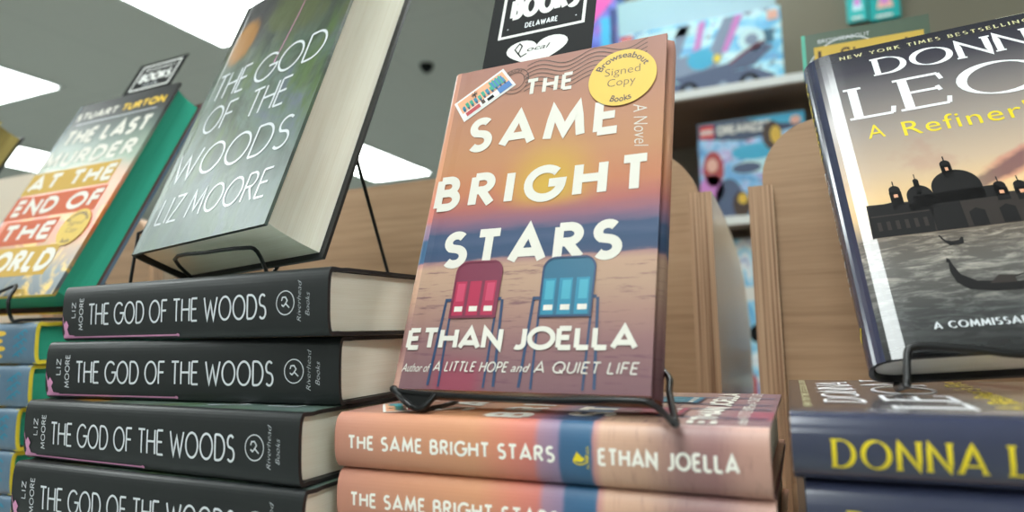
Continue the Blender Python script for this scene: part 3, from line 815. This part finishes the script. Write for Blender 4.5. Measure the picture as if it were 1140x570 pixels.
# ------------------------------------------------------------------ 5. bookmarks, cards
def world_pt(M, p): return M @ Vector(p)
def card(name, M, x0, x1, z0, z1, y, th, mats, D, label, cat, skew=0.0):
    mb = MB(); mb.box(x0, x1, y, y + th, z0, z1, 0)
    ml = list(mats)
    for pts, m, ly in D.p:
        if m not in ml: ml.append(m)
        mb.face([(a, y - ly * EPS, b) for a, b in pts], ml.index(m))
    # the origin goes to the foot of the card
    off = Vector(((x0 + x1) / 2, y, z0))
    mb.v = [tuple(Vector(v) - off) for v in mb.v]
    o = mb.build(name, ml); o.matrix_world = M @ Matrix.Translation(off)
    return tag(o, label, cat)
def bookmark_print(x0, x1, zb, h):
    """white frame with lettering; zb = bottom of the frame, h = its height"""
    D = Decals(); w = x1 - x0; a, b = x0 + w * .12, x1 - w * .10
    for p in ([(a, zb), (b, zb), (b, zb + h), (a, zb + h), (a, zb)],):
        D.ribbon(p, w * .028, white, 1)
    D.text('BOOKS', a + w * .10, b - w * .08, zb + h * .28, zb + h * .66, .22, white, 1, gap=.34)
    D.text('DELAWARE', a + w * .24, b - w * .24, zb + h * .10, zb + h * .19, .16, silver, 1, gap=.4)
    D.text('BROWSEABOUT', a + w * .10, b - w * .08, zb + h * .76, zb + h * .87, .18, white, 1, gap=.3)
    for e in (a + w * .07, b - w * .07): D.disc(e, zb + h * .13, w * .006, w * .006, silver, 1, 8)
    return D
bk0, bk1 = .0165, .0925
D = bookmark_print(bk0, bk1, 1.123 * SH, .052)
hx, hz = (bk0 + bk1) / 2, 1.045 * SH
pts = []
for i in range(40):
    t = 2 * PI * i / 40
    pts.append((hx + .00135 * 16 * math.sin(t) ** 3, hz + .00088 * (13 * math.cos(t) - 5 * math.cos(2 * t) - 2 * math.cos(3 * t) - math.cos(4 * t))))
# heart as a fan of triangles
for a, b in zip(pts, pts[1:] + pts[:1]): D.poly([(hx, hz), a, b], white, 1)
D.ribbon([(hx - .012, hz - .001), (hx - .0155, hz + .004), (hx - .0125, hz + .0085), (hx - .0105, hz + .006), (hx - .0125, hz), (hx - .0105, hz - .003), (hx - .0065, hz - .001)], .0009, black, 2)
D.font('ocal', hx - .0065, hz + .0006, .0055, black, 2, width=.016, shear=.3)
card('bookmark', sbs_M, bk0, bk1, -.0 + .62 * SH, 1.123 * SH + .060, .00255, .00035, [black], D, 'large black bookmark with white framed lettering and heart, sticking out above the peach book', 'bookmark')
b0, b1 = .40 * LW, .875 * LW
D = bookmark_print(b0, b1, 1.035 * LH, .036)
card('bookmark', ls_M, b0, b1, .70 * LH, 1.035 * LH + .041, .00265, .00035, [black], D, 'small black bookmark with white framed lettering above the book at the far left', 'bookmark')
# green sign with yellow strip behind the Venice book
gcard = plain_art('green_card_print', C3(66, 84, 70), C3(84, 102, 84), .35, .3, 20)
tealedge = flat('teal_card_edge', C3(84, 176, 152), .4)
D = Decals(); cx0, cx1, cz0, cz1 = .0150, .1115, .2105, .2515
D.rect(cx0, cz0, cx0 + .003, cz1, tealedge, 1)
D.rect(cx0 + .0095, cz0 + .001, cx1 - .0045, cz1 - .0125, gold, 2)
D.font('Signed', cx0 + .030, cz0 + .010, .021, brown, 3, width=.050)
D.rect(cx0 + .0125, cz0 + .004, cx0 + .0150, cz1 - .0165, brown, 3)
D.ribbon(arc(cx0 + .035, cz0 - .004, .034, .0375, 25, 160, 24), .0009, silver, 1)
D.font('BROWSEABOUT', cx0 + .013, cz1 - .0095, .0050, silver, 1, width=.040)
UP = Matrix.Translation((0, 0, ZC))
sg = card('sign_card', UP, cx0, cx1, cz0, cz1, .6145, .0050, [gcard], D, 'green sign with a yellow signed strip, clipped on top of the right oak back board', 'sign')
mb = MB(); mb.box(-.012, .012, .0005, .0045, -.0358, 0, 0); mb.build('clip_stem', [tealedge], sg)
D = Decals()
card('paper_slip', ds_M, .107, .146, .12, .2385, .00255, .0003, [flat('cream_paper', C3(240, 236, 206), .6)], D, 'cream paper slip showing just above the top edge of the dusk waterfront book', 'paper slip')

# ------------------------------------------------------------------ 6. wire easels
def easel(label, parts, r=.00135):
    """parts: list of (name, [world points rel. to camera height], smoothing)"""
    base = Vector(parts[0][1][0]) + Vector((0, 0, ZC))
    root = empty('wire_easel', Matrix.Translation(base)); tag(root, label, 'book easel')
    for nm, pts, sm in parts:
        mb = MB(); tube(mb, [Vector(p) + Vector((0, 0, ZC)) - base for p in pts], r, 10, sm)
        mb.build(nm, [wire], root, weld=True, smooth=True)
    return root
def L(M, *p): 
    v = M @ Vector(p); return (v.x, v.y, v.z - ZC)
fz = s_top + .0018
easel('black wire easel holding up the peach sunset book', [
    ('front_lip', [L(sbs_M, .090, ST + .004, .055), L(sbs_M, .020, ST + .004, .020), (-.186, .345, fz), (-.1836, .2978, fz), L(sbs_M, .0035, -.0035, -.0025), L(sbs_M, .0035, -.0040, -.0010), L(sbs_M, .010, -.0042, -.0030), L(sbs_M, .048, -.004, -.0042), L(sbs_M, .0871, -.004, -.0045), L(sbs_M, .1290, -.004, -.0032), L(sbs_M, .1415, -.0042, -.0045), (-.0515, .2785, fz + .001), (-.0498, .2779, fz), (-.0503, .2800, fz + .001), L(sbs_M, .1462, .008, .004), L(sbs_M, .1440, .018, .013), L(sbs_M, .137, ST + .004, .022), L(sbs_M, .125, ST + .004, .040), L(sbs_M, .090, ST + .004, .055)], 4),
    ('foot_bend', [L(sbs_M, .0035, -.0045, -.0020), (-.1830, .2960, fz), L(sbs_M, .0300, -.0045, -.0035)], 5),
    ('rear_leg', [L(sbs_M, .118, ST + .003, .050), (-.092, .41, fz)], 0)], .0016)
ez = [o for o in COL.objects if o.name.startswith('wire_easel')][-1]
I = ez.matrix_world.inverted(); mb = MB()
q = [I @ (Vector(L(sbs_M, *p)) + Vector((0, 0, ZC))) for p in ((.0040, -.0042, -.0020), (.0225, -.0042, -.0115), (.0330, -.0042, -.0040))]
nn = (q[1] - q[0]).cross(q[2] - q[0]).normalized() * .0008
fa = [p + nn for p in q]; fb = [p - nn for p in q]
mb.face(fa); mb.face(fb[::-1])
for i in range(3): mb.face([fa[(i + 1) % 3], fa[i], fb[i], fb[(i + 1) % 3]])
mb.build('foot_plate', [wire], ez)
fz = g_top + .0018
gs_M = mat_from((-.4367, .3215, .0589), -.224, .383, -.031)
easel('black wire easel under the misty forest hardcover', [
    ('front_lip', [L(gs_M, .020, .0500, -.0060), L(gs_M, .0436, .0109, -.0036), L(gs_M, .085, .0105, -.0036), L(gs_M, .1200, .0135, -.0036), L(gs_M, .1270, .0200, -.0036), L(gs_M, .100, .0500, -.0060)], 4),
    ('rear_leg', [L(gs_M, .150, .0490, .085), (-.297, .441, fz)], 0),
    ('side_leg', [L(gs_M, .012, .0490, .085), (-.4660, .3480, .080), (-.4690, .3450, fz)], 0),
    ('back_bar', [L(gs_M, .020, .0500, -.0060), L(gs_M, .012, .0490, .085), L(gs_M, .150, .0490, .085), L(gs_M, .100, .0500, -.0060)], 0)], .0013)
fz = -.0346 + .0020
easel('black wire easel clasping the foot of the dusk waterfront book', [
    ('front_lip', [L(ds_M, .030, .0300, .050), L(ds_M, .0070, .0310, .004), L(ds_M, .0050, -.002, -.0150), L(ds_M, .0055, -.0045, -.0140), L(ds_M, .0085, -.0045, .0), L(ds_M, .0115, -.0045, .0030), L(ds_M, .0180, -.0045, .0032), L(ds_M, .0372, -.0045, -.0005), L(ds_M, .0560, -.0045, -.0045), L(ds_M, .100, -.0045, -.0060), L(ds_M, .140, -.0045, .0030), L(ds_M, .1475, -.0045, .0), L(ds_M, .150, -.003, -.0090), L(ds_M, .150, .0310, .004), L(ds_M, .130, .0300, .050), L(ds_M, .030, .0300, .050)], 5),
    ('rear_leg', [L(ds_M, .08, .0310, .050), (.125, .50, fz)], 0)], .0018)
fz = l_top + .0018
easel('black wire easel holding the hardcover with green page edges', [
    ('front_lip', [L(ls_M, .070, -.0040, -.0020), L(ls_M, .092, -.0040, .0030), L(ls_M, .1073, -.0040, .0080), L(ls_M, .1122, -.0045, .0050), L(ls_M, .1150, -.0045, -.0080), (-.600, .338, fz), (-.590, .342, fz - .0002), (-.560, .365, fz), (-.575, .44, fz)], 6),
    ('rear_leg', [L(ls_M, .09, .0375, .060), (-.575, .44, fz)], 0)], .0015)

# ------------------------------------------------------------------ 7. display rack of ply and oak veneer
oak = oak_mat('oak_veneer'); ply = ply_mat('ply_edges')
pale = plain_art('pale_grey_laminate', C3(220, 204, 184), C3(226, 212, 194), .35, .3, 8)
rack = empty('display_rack', Matrix.Translation((0, .6, ZC - .55)))
tag(rack, 'pale oak plywood display rack with round-cornered back boards behind the books', 'display rack')
def rrboard(x0, x1, z0, z1, y0, th, rl, rr, seg=14, face=None):
    """upright board with rounded top corners, faces veneer, edges ply"""
    P = [(x0, z0), (x1, z0)]
    P += [(x1 - rr + rr * math.cos(a), z1 - rr + rr * math.sin(a)) for a in [PI / 2 * i / seg for i in range(seg + 1)]]
    P += [(x0 + rl + rl * math.cos(a), z1 - rl + rl * math.sin(a)) for a in [PI / 2 + PI / 2 * i / seg for i in range(seg + 1)]]
    mb = MB(); O = rack.location
    f = [(x - O.x, y0 - O.y, z + ZC - O.z) for x, z in P]; b = [(x - O.x, y0 + th - O.y, z + ZC - O.z) for x, z in P]
    mb.face(f, 0); mb.face(b[::-1], 0)
    for i in range(len(P)):
        j = (i + 1) % len(P); mb.face([f[j], f[i], b[i], b[j]], 1)
    return mb.build('back_board', [face or oak, ply], rack)
zb = -.55
rrboard(-.74, -.080, zb, .1635, .608, .018, .05, .05)
rrboard(-.024, .64, zb, .1745, .608, .018, .05, .05)
rrboard(-.985, -.79, zb, .1635, .608, .018, .05, .05)
rrboard(-1.50, -1.012, zb, .250, .608, .018, .05, .05, face=pale)
def side_panel(x0, x1, prof):
    mb = MB(); O = rack.location
    A = [(x0 - O.x, y - O.y, z + ZC - O.z) for y, z in prof]; B = [(x1 - O.x, y - O.y, z + ZC - O.z) for y, z in prof]
    mb.face(A, 0); mb.face(B[::-1], 0)
    for i in range(len(prof)):
        j = (i + 1) % len(prof); mb.face([A[i], A[j], B[j], B[i]], 1)
    return mb.build('side_panel', [pale, ply], rack)
# outlines run from the front foot up, back along the falling curve, and down
sp = [(.594, zb), (.594, .1175), (.62, .1165), (.68, .112), (.74, .104), (.80, .094), (.86, .081), (.91, .062), (.945, .036), (.965, .0), (.97, -.06), (.97, zb)]
side_panel(-.086, -.066, sp)
side_panel(-.036, -.016, [(y + .008, z + .002) for y, z in sp])
side_panel(-.765, -.745, sp); side_panel(.62, .64, sp)
def shelf(x0, x1, z, y0=.27, y1=.607):
    mb = MB(); O = rack.location
    mb.box(x0 - O.x, x1 - O.x, y0 - O.y, y1 - O.y, z - .018 + ZC - O.z, z + ZC - O.z, 0)
    return mb.build('shelf', [oak], rack, bevel=.001)
shelf(-.86, -.535, l_top - LT * 5 - .0004, .31); shelf(-.50, -.232, g_top - GT * 5 - .0004, .26); shelf(-.231, -.012, s_top - S_T * 4 - .0004); shelf(-.010, .60, -.0346 - DT * 4 - .0004)
# brackets under the shelves carry them to the back board
for x0, x1, z in ((-.86, -.535, l_top - LT * 5), (-.50, -.232, g_top - GT * 5), (-.231, -.012, s_top - S_T * 4), (-.010, .60, -.0346 - DT * 4)):
    mb = MB(); O = rack.location
    mb.box(x0 + .01 - O.x, x1 - .01 - O.x, .30 + .02 - O.y, .607 - O.y, zb + ZC - O.z, z - .0184 + ZC - O.z, 0)
    mb.build('riser', [oak], rack)
mb = MB(); mb.box(-1.40, .70, .26 - .6, .98 - .6, -(ZC - .55), 0.0, 0); mb.build('plinth', [oak], rack)

# left neighbour: pale rounded board and the corner of a leaning book

# ------------------------------------------------------------------ 8. toy shelf behind
tw = flat('white_laminate', C3(214, 218, 216), .4); tback = flat('grey_back_panel', C3(118, 112, 104), .7); tdark = flat('grey_shelf_underside', C3(128, 112, 92), .7)
SY = 1.43
shelfu = empty('store_shelf', Matrix.Translation((-.15, SY + .2, 0)))
tag(shelfu, 'grey store shelving with white-edged shelves carrying the bright toy boxes', 'shelving')
def sbox(name, x0, x1, y0, y1, z0, z1, m, par=shelfu, bev=.001):
    mb = MB(); O = par.location
    mb.box(x0 - O.x, x1 - O.x, y0 - O.y, y1 - O.y, z0 + ZC - O.z, z1 + ZC - O.z, 0)
    return mb.build(name, [m], par, bevel=bev)
zs1, zs2, zs3 = .508, .224, -.17
under = flat('brown_shelf_board', C3(112, 92, 76), .6)
for z in (zs1, zs2, zs3):
    sbox('shelf_board', -.56, .085, SY + .004, SY + .40, z - .020, z, under)
    sbox('edge_strip', -.56, .085, SY, SY + .0038, z - .016, z + .0015, tw)
sbox('back_panel', -.56, .085, SY + .401, SY + .411, -1.3, zs1, tback)
sbox('upright', .048, .068, SY + .012, SY + .04, -1.349, zs1 - .0225, tw); sbox('upright', -.535, -.515, SY + .012, SY + .04, -1.349, zs1 - .0225, tw)
sbox('base', -.56, .085, SY, SY + .40, -1.349, -1.28, tw)

cy, cyl, sky, lav, mag, dk = C3(38, 170, 222), C3(140, 214, 236), C3(70, 140, 200), C3(170, 150, 214), C3(206, 96, 180), C3(48, 60, 92)
toyA = art_toy('toy_art_ice', 1, 0, [C3(36, 130, 196), cy, cyl, C3(190, 230, 238), sky, C3(74, 92, 128)])
toyB = art_toy('toy_art_dream', 5, 0, [C3(60, 96, 176), C3(100, 170, 224), C3(150, 200, 236), lav, C3(206, 228, 244), C3(120, 104, 168)])
toyC = art_toy('toy_art_violet', 9, 0, [C3(40, 50, 140), C3(70, 84, 180), C3(110, 130, 214), C3(130, 110, 200), C3(200, 110, 190), C3(70, 60, 150)])
toyD = art_toy('toy_art_blue', 12, 0, [C3(40, 110, 190), C3(90, 170, 220), C3(150, 210, 235), C3(230, 236, 240), C3(90, 130, 190), C3(180, 60, 70)])
paleblue = plain_art('pale_blue_card', C3(146, 182, 190), C3(156, 192, 198), .4, .3, 6)
logo_red = flat('logo_red', C3(214, 36, 44), .4)
ygreen = flat('ink_green', C3(60, 120, 70), .5)
def toybox(x0, x1, z0, z1, y, depth, art, side, D, label, lean=0):
    mb = MB(); w, h = x1 - x0, z1 - z0
    mb.box(-w / 2, w / 2, 0, depth, 0, h, 1)
    mb.m[0] = 0
    ml = [art, side]
    for pts, m, ly in D.p:
        if m not in ml: ml.append(m)
        mb.face([(a - w / 2, -ly * .0003, b) for a, b in pts], ml.index(m))
    o = mb.build('toy_box', ml)
    o.matrix_world = Matrix.Translation(((x0 + x1) / 2, y, z0 + ZC)) @ Matrix.Rotation(-lean, 4, 'X')
    return tag(o, label, 'toy box', 'bright toy boxes on the store shelving')
def lego(D, x, z, s):
    D.rect(x, z, x + s, z + s, logo_red, 2)
    D.text('LEGO', x + s * .1, x + s * .9, z + s * .3, z + s * .7, .26, white, 3, gap=.2)
side_b = flat('box_side_blue', C3(60, 110, 170), .5)
lilac = flat('ink_lilac', C3(204, 130, 204), .5); slate = flat('ink_slate', C3(76, 92, 124), .5); slate_l = flat('ink_slate_light', C3(128, 146, 172), .5); aqua = flat('ink_aqua', C3(60, 176, 216), .5); ice = flat('ink_ice', C3(196, 232, 240), .5)
peach = flat('ink_peach', C3(226, 176, 160), .5)
w, h = .362, .185
D = Decals(); lego(D, .006, h - .034, .030)
D.rect(.045, h - .030, .20, h - .008, ice, 2)
D.poly([(.10, .06), (.125, .06), (.17, h - .004), (.145, h - .004)], slate_l, 2)
D.poly([(.165, .08), (.18, .08), (.205, h - .004), (.19, h - .004)], lilac, 3); D.poly([(.235, .10), (.248, .10), (.285, h - .004), (.268, h - .004)], lilac, 3); D.poly([(.20, .09), (.235, .09), (.27, h - .004), (.245, h - .004)], slate_l, 2)
D.disc(.17, .078, .055, .030, slate_l, 4, 24); D.disc(.19, .092, .030, .024, aqua, 5, 20); D.disc(.225, .088, .009, .010, yellow, 7, 14)
D.poly([(.07, .040), (.30, .055), (.345, .030), (.33, .012), (.10, .006)], slate, 4)
D.poly([(.12, .055), (.26, .075), (.31, .110), (.345, .095), (.30, .06), (.16, .035)], slate, 5)
for i, x in enumerate((.10, .16, .235, .29)): D.disc(x, .026, .020, .017, black if i % 2 else slate, 6, 18); D.disc(x, .026, .010, .008, slate_l, 7, 14)
D.disc(.30, .118, .028, .026, ice, 5, 20); D.disc(.30, .118, .014, .013, slate_l, 6, 16)
D.ribbon([(.25, .070), (.29, .095), (.325, .11)], .006, red_d, 6)
D.rect(.335, h - .030, .357, h - .008, peach, 3); D.rect(.325, .105, .345, .135, teal_d, 4)
toybox(-.363, -.001, zs1 + .001, zs1 + .001 + h, 1.50, .075, toyA, side_b, D, 'wide ice-blue toy box with grey vehicle art on the upper shelf', .0)
D = Decals(); D.rect(.05, .01, .38, .30, paleblue, 1)
toybox(-.385, -.010, zs1 + .001, zs1 + .32, 1.60, .12, paleblue, side_b, Decals(), 'large pale blue box standing behind the ice-blue toy box')
D = Decals(); D.poly([(.01, .27), (.09, .275), (.15, .33), (.15, .375), (.01, .375)], flat('ink_magenta', C3(214, 84, 168), .5), 2); D.rect(.118, .0, .142, .29, aqua, 3); D.rect(.146, .0, .156, .31, navy, 3)
toybox(-.548, -.388, zs1 + .001, zs1 + .38, 1.60, .09, toyC, side_b, D, 'violet and pink toy box beside the black bookmark')
w, h = .222, .226
D = Decals(); lego(D, .005, h - .036, .030)
D.poly([(.0, h - .036), (.10, h - .050), (.222, h - .030), (.222, h - .001), (0, h - .001)], navy, 1); D.poly([(.10, h - .001), (.222, h - .001), (.222, h - .028), (.17, h - .02)], aqua, 2)
D.text('DREAMZZZ', .045, .150, h - .032, h - .010, .24, white, 3, gap=.2)
D.disc(.030, .120, .022, .040, stamp_red, 3, 20); D.disc(.028, .128, .012, .016, peach, 4, 16); D.disc(.025, .075, .026, .032, lilac, 3, 20); D.disc(.06, .045, .03, .05, slate, 3, 20); D.disc(.085, .035, .018, .03, brown, 4, 18); D.disc(.088, .048, .010, .012, amber, 5, 14)
D.disc(.12, .15, .05, .018, aqua, 3, 20); D.disc(.15, .12, .07, .02, ice, 2, 20); D.disc(.10, .115, .03, .012, slate, 4, 18)
D.disc(.155, h - .045, .020, .032, brown, 4, 18); D.disc(.162, h - .045, .011, .02, amber, 5, 16); D.poly([(.18, h - .06), (.215, h - .05), (.215, h - .035), (.185, h - .045)], aqua, 4); D.disc(.203, h - .018, .011, .010, peach, 5, 14)
toybox(-.189, .033, zs2 + .001, zs2 + .001 + h, 1.50, .07, toyB, side_b, D, 'blue dream-scene toy box with a cream title on the middle shelf')
D = Decals(); D.rect(.04, .02, .09, .06, stamp_red, 2); D.disc(.16, .09, .03, .03, navy, 2); D.rect(.11, .04, .2, .06, ice, 2); D.disc(.10, .15, .02, .02, black, 3, 16); D.rect(.05, .22, .18, .25, white, 2)
toybox(-.185, .020, zs3 + .001, zs3 + .001 + .355, 1.50, .08, toyD, side_b, D, 'blue toy box on the lower shelf seen through the gap between the rack panels')

# teal packets on the wall
tealc = flat('teal_packet', C3(44, 176, 174), .4); tealc2 = flat('teal_packet_deep', C3(20, 160, 158), .4)
for x0, x1, z0, z1, m, m2, lb in ((.163, .209, .792, .87, tealc, ice, 'pale teal packet hanging on the wall above the green sign, left of two'), (.214, .284, .785, .90, tealc2, peach, 'deep teal packet hanging on the wall above the green sign, right of two')):
    D = Decals(); w = x1 - x0
    D.poly([(x0 + w * .25, z0 + .03), (x0 + w * .8, z0 + .03), (x0 + w * .7, z0 + .06), (x0 + w * .35, z0 + .06)], m2, 1); D.disc(x0 + w * .52, z0 + .052, w * .16, .012, lilac, 2, 14)
    D.rect(x0 + w * .2, z0 + .006, x0 + w * .75, z0 + .012, white, 1)
    mb = MB(); mb.box(x0, x1, 0, .012, z0, z1, 0); ml = [m]
    for pts, mm, ly in D.p:
        if mm not in ml: ml.append(mm)
        mb.face([(a, -ly * .0003, b) for a, b in pts], ml.index(mm))
    off = Vector(((x0 + x1) / 2, 0, z0)); mb.v = [tuple(Vector(v) - off) for v in mb.v]
    o = mb.build('gift_packet', ml, bevel=.001); o.location = (off.x, 1.9, off.z + ZC)
    tag(o, lb, 'packet', 'teal packets on the wall')

# ------------------------------------------------------------------ 9. room
def struct(name, x0, x1, y0, y1, z0, z1, m):
    mb = MB(); mb.box(x0, x1, y0, y1, z0, z1, 0); o = mb.build(name, [m]); return tag(o, kind='structure')
k = Kit('ceiling_tiles', .9, .1); o = k.xyz(k.coord('Object'))
def grid(c, period, w):
    f = k.math('FRACT', k.math('DIVIDE', k.math('ADD', c, 100.0 * period), period))
    d = k.math('ABSOLUTE', k.math('SUBTRACT', f, .5)); return k.math('GREATER_THAN', d, .5 - w / period / 2)
g = k.math('MAXIMUM', grid(o[0], .61, .024), grid(o[1], 1.22, .024))
n = k.noise(k.coord('Object'), 60.0, 3.0)
ceil_m = k.out(k.mix(k.math('MULTIPLY', g, .10), k.mix(n, C3(180, 180, 172), C3(187, 187, 179)), C3(140, 140, 134)))
k = Kit('carpet', .95, .1); n = k.noise(k.coord('Object'), 90.0, 4.0); floor_m = k.out(k.mix(n, C3(158, 164, 162), C3(182, 188, 186)))
k = Kit('painted_wall', .8, .2); n = k.noise(k.coord('Object'), 4.0, 3.0); wall_m = k.out(k.mix(n, C3(178, 180, 174), C3(184, 186, 180)))
k = Kit('taupe_wall', .85, .15); n = k.noise(k.coord('Object'), 4.0, 3.0); taupe = k.out(k.mix(n, C3(110, 106, 92), C3(116, 112, 98)))
CZ = ZC + 1.4
struct('floor', -8.5, 3.5, -3.5, 9.5, -.1, 0, floor_m)
struct('wall_left', -8.6, -8.5, -3.5, 9.5, 0, CZ, wall_m)
struct('wall_right', 3.5, 3.6, -3.5, 9.5, 0, CZ, wall_m)
struct('wall_back', -8.5, 3.5, 9.5, 9.6, 0, CZ, wall_m)
struct('wall_front', -8.5, 3.5, -3.6, -3.5, 0, CZ, wall_m)
struct('wall_partition', -.42, 3.5, 1.913, 2.03, 0, CZ, taupe)
# ceiling lights
LX = [(-2.50, 1.05), (-2.95, -.90), (-4.30, 1.05), (-.70, 1.05), (1.10, 1.05), (-3.53, 3.78), (-5.75, 2.55), (-5.33, 3.9 + .9),
      (-4.30, -2.2), (-.60, -.95), (-.60, -2.75), (1.10, -1.7), (-6.4, -1.7), (-6.4, .2), (-3.5, 6.6), (-5.6, 7.0), (-1.2, 6.6)]
ceil = struct('ceiling', -8.6, 3.6, -3.6, 9.6, CZ, CZ + .1, ceil_m)
k = Kit('light_diffuser', .5); k.b.inputs['Emission Color'].default_value = (.93, 1.0, .985, 1); k.b.inputs['Emission Strength'].default_value = 13.6
k.b.inputs['Base Color'].default_value = (.9, .9, .9, 1); diff = k.m
trim = flat('white_metal_frame', C3(206, 208, 206), .5)
names = {0: 'rectangular ceiling light nearest the misty forest hardcover, top left of the photo', 2: 'rectangular ceiling light at the left edge above the far-left bookmark', 5: 'rectangular ceiling light right of the misty forest hardcover', 6: 'rectangular ceiling light low at the left edge beside the far-left book'}
first = None
for i, (x, y) in enumerate(LX):
    lb = names.get(i, 'rectangular ceiling light outside the photograph')
    M = Matrix.Translation((x + .305, y + .61, CZ - .001))
    if first is None:
        first = empty('ceiling_light', M); tag(first, lb, 'ceiling light', 'recessed ceiling lights')
        mb = MB()
        for a in ((-.305, .305, -.61, -.592), (-.305, .305, .592, .61), (-.305, -.287, -.592, .592), (.287, .305, -.592, .592)): mb.box(a[0], a[1], a[2], a[3], -.008, 0, 0)
        mb.build('frame', [trim], first)
        mb = MB(); mb.box(-.287, .287, -.592, .592, -.006, -.001, 0); mb.build('diffuser', [diff], first)
    else:
        c = copy_tree(first, M); c['label'] = lb
# small dark dome on the ceiling
mb = MB(); tube(mb, [(0, 0, 0), (0, 0, -.018)], .036, 20); tube(mb, [(0, 0, -.018), (0, 0, -.034)], .026, 20); tube(mb, [(0, 0, -.034), (0, 0, -.045)], .012, 16)
o = mb.build('ceiling_sensor', [black], weld=True); o.location = (-1.731, 2.904, CZ)
tag(o, 'small dark round fitting on the grey ceiling', 'ceiling fitting')

# leaning neighbour at the left edge and its pale board
nb_M = mat_from((-1.005, .3481, .0450), -.034, .464, .012)
r = empty('hardcover_book', nb_M); tag(r, 'dark-topped yellowish hardcover, only its corner showing at the far left edge', 'book')
ybk = plain_art('ochre_cover_print', C3(150, 140, 84), C3(182, 166, 92), .4, .3, 30)
D = Decals(); D.rect(.008, .215, .16, .235, dusk, 1)
make_jacket(r, .16, .235, .03, [ybk, ybk, cboard, cboard], D, None, xs=.006, n=3)
make_pages(r, .16, .235, .03, page_mat('ochre_page_edges', C3(150, 134, 78), C3(132, 116, 66)), xs=.006)
easel('black wire easel under the hardcover at the far left edge', [
    ('front_lip', [L(nb_M, .03, -.004, .006), L(nb_M, .035, -.004, -.004), L(nb_M, .12, -.004, -.004), L(nb_M, .125, -.004, .006)], 3),
    ('rear_leg', [L(nb_M, .08, .034, .06), (-.92, .46, l_top + .002)], 0),
    ('base_bar', [L(nb_M, .08, -.004, -.004), (-.92, .36, l_top + .002), (-.92, .46, l_top + .002)], 0)])
shelf(-1.15, -.862, l_top - .0002, .31)
mb = MB(); O = rack.location
mb.box(-1.14 - O.x, -.87 - O.x, .33 - O.y, .607 - O.y, zb + ZC - O.z, l_top - .0184 + ZC - O.z, 0); mb.build('riser', [oak], rack)

# ------------------------------------------------------------------ world, camera
w = bpy.data.worlds.new('World'); sc.world = w; w.use_nodes = True
w.node_tree.nodes['Background'].inputs[0].default_value = (.8, .85, .9, 1); w.node_tree.nodes['Background'].inputs[1].default_value = .1
cam = bpy.data.cameras.new('camera'); co = bpy.data.objects.new('camera', cam); COL.objects.link(co)
Mc = Matrix.Rotation(.41, 4, 'Z') @ Matrix.Rotation(.111, 4, 'X') @ Matrix.Rotation(.021, 4, 'Y') @ Matrix.Rotation(PI / 2, 4, 'X')
co.matrix_world = Matrix.Translation((0, 0, ZC)) @ Mc
cam.sensor_width = 36; cam.lens = 36 * 735 / 1140; cam.clip_start = .01; cam.clip_end = 60
cam.dof.use_dof = True; cam.dof.focus_distance = .40; cam.dof.aperture_fstop = 4.6
sc.camera = co
sc.view_settings.view_transform = 'Standard'; sc.view_settings.look = 'None'; sc.view_settings.exposure = 0.0; sc.view_settings.gamma = 1.0
sc.view_settings.use_curve_mapping = False
sc.cycles.use_denoising = True
sc.cycles.max_bounces = 8
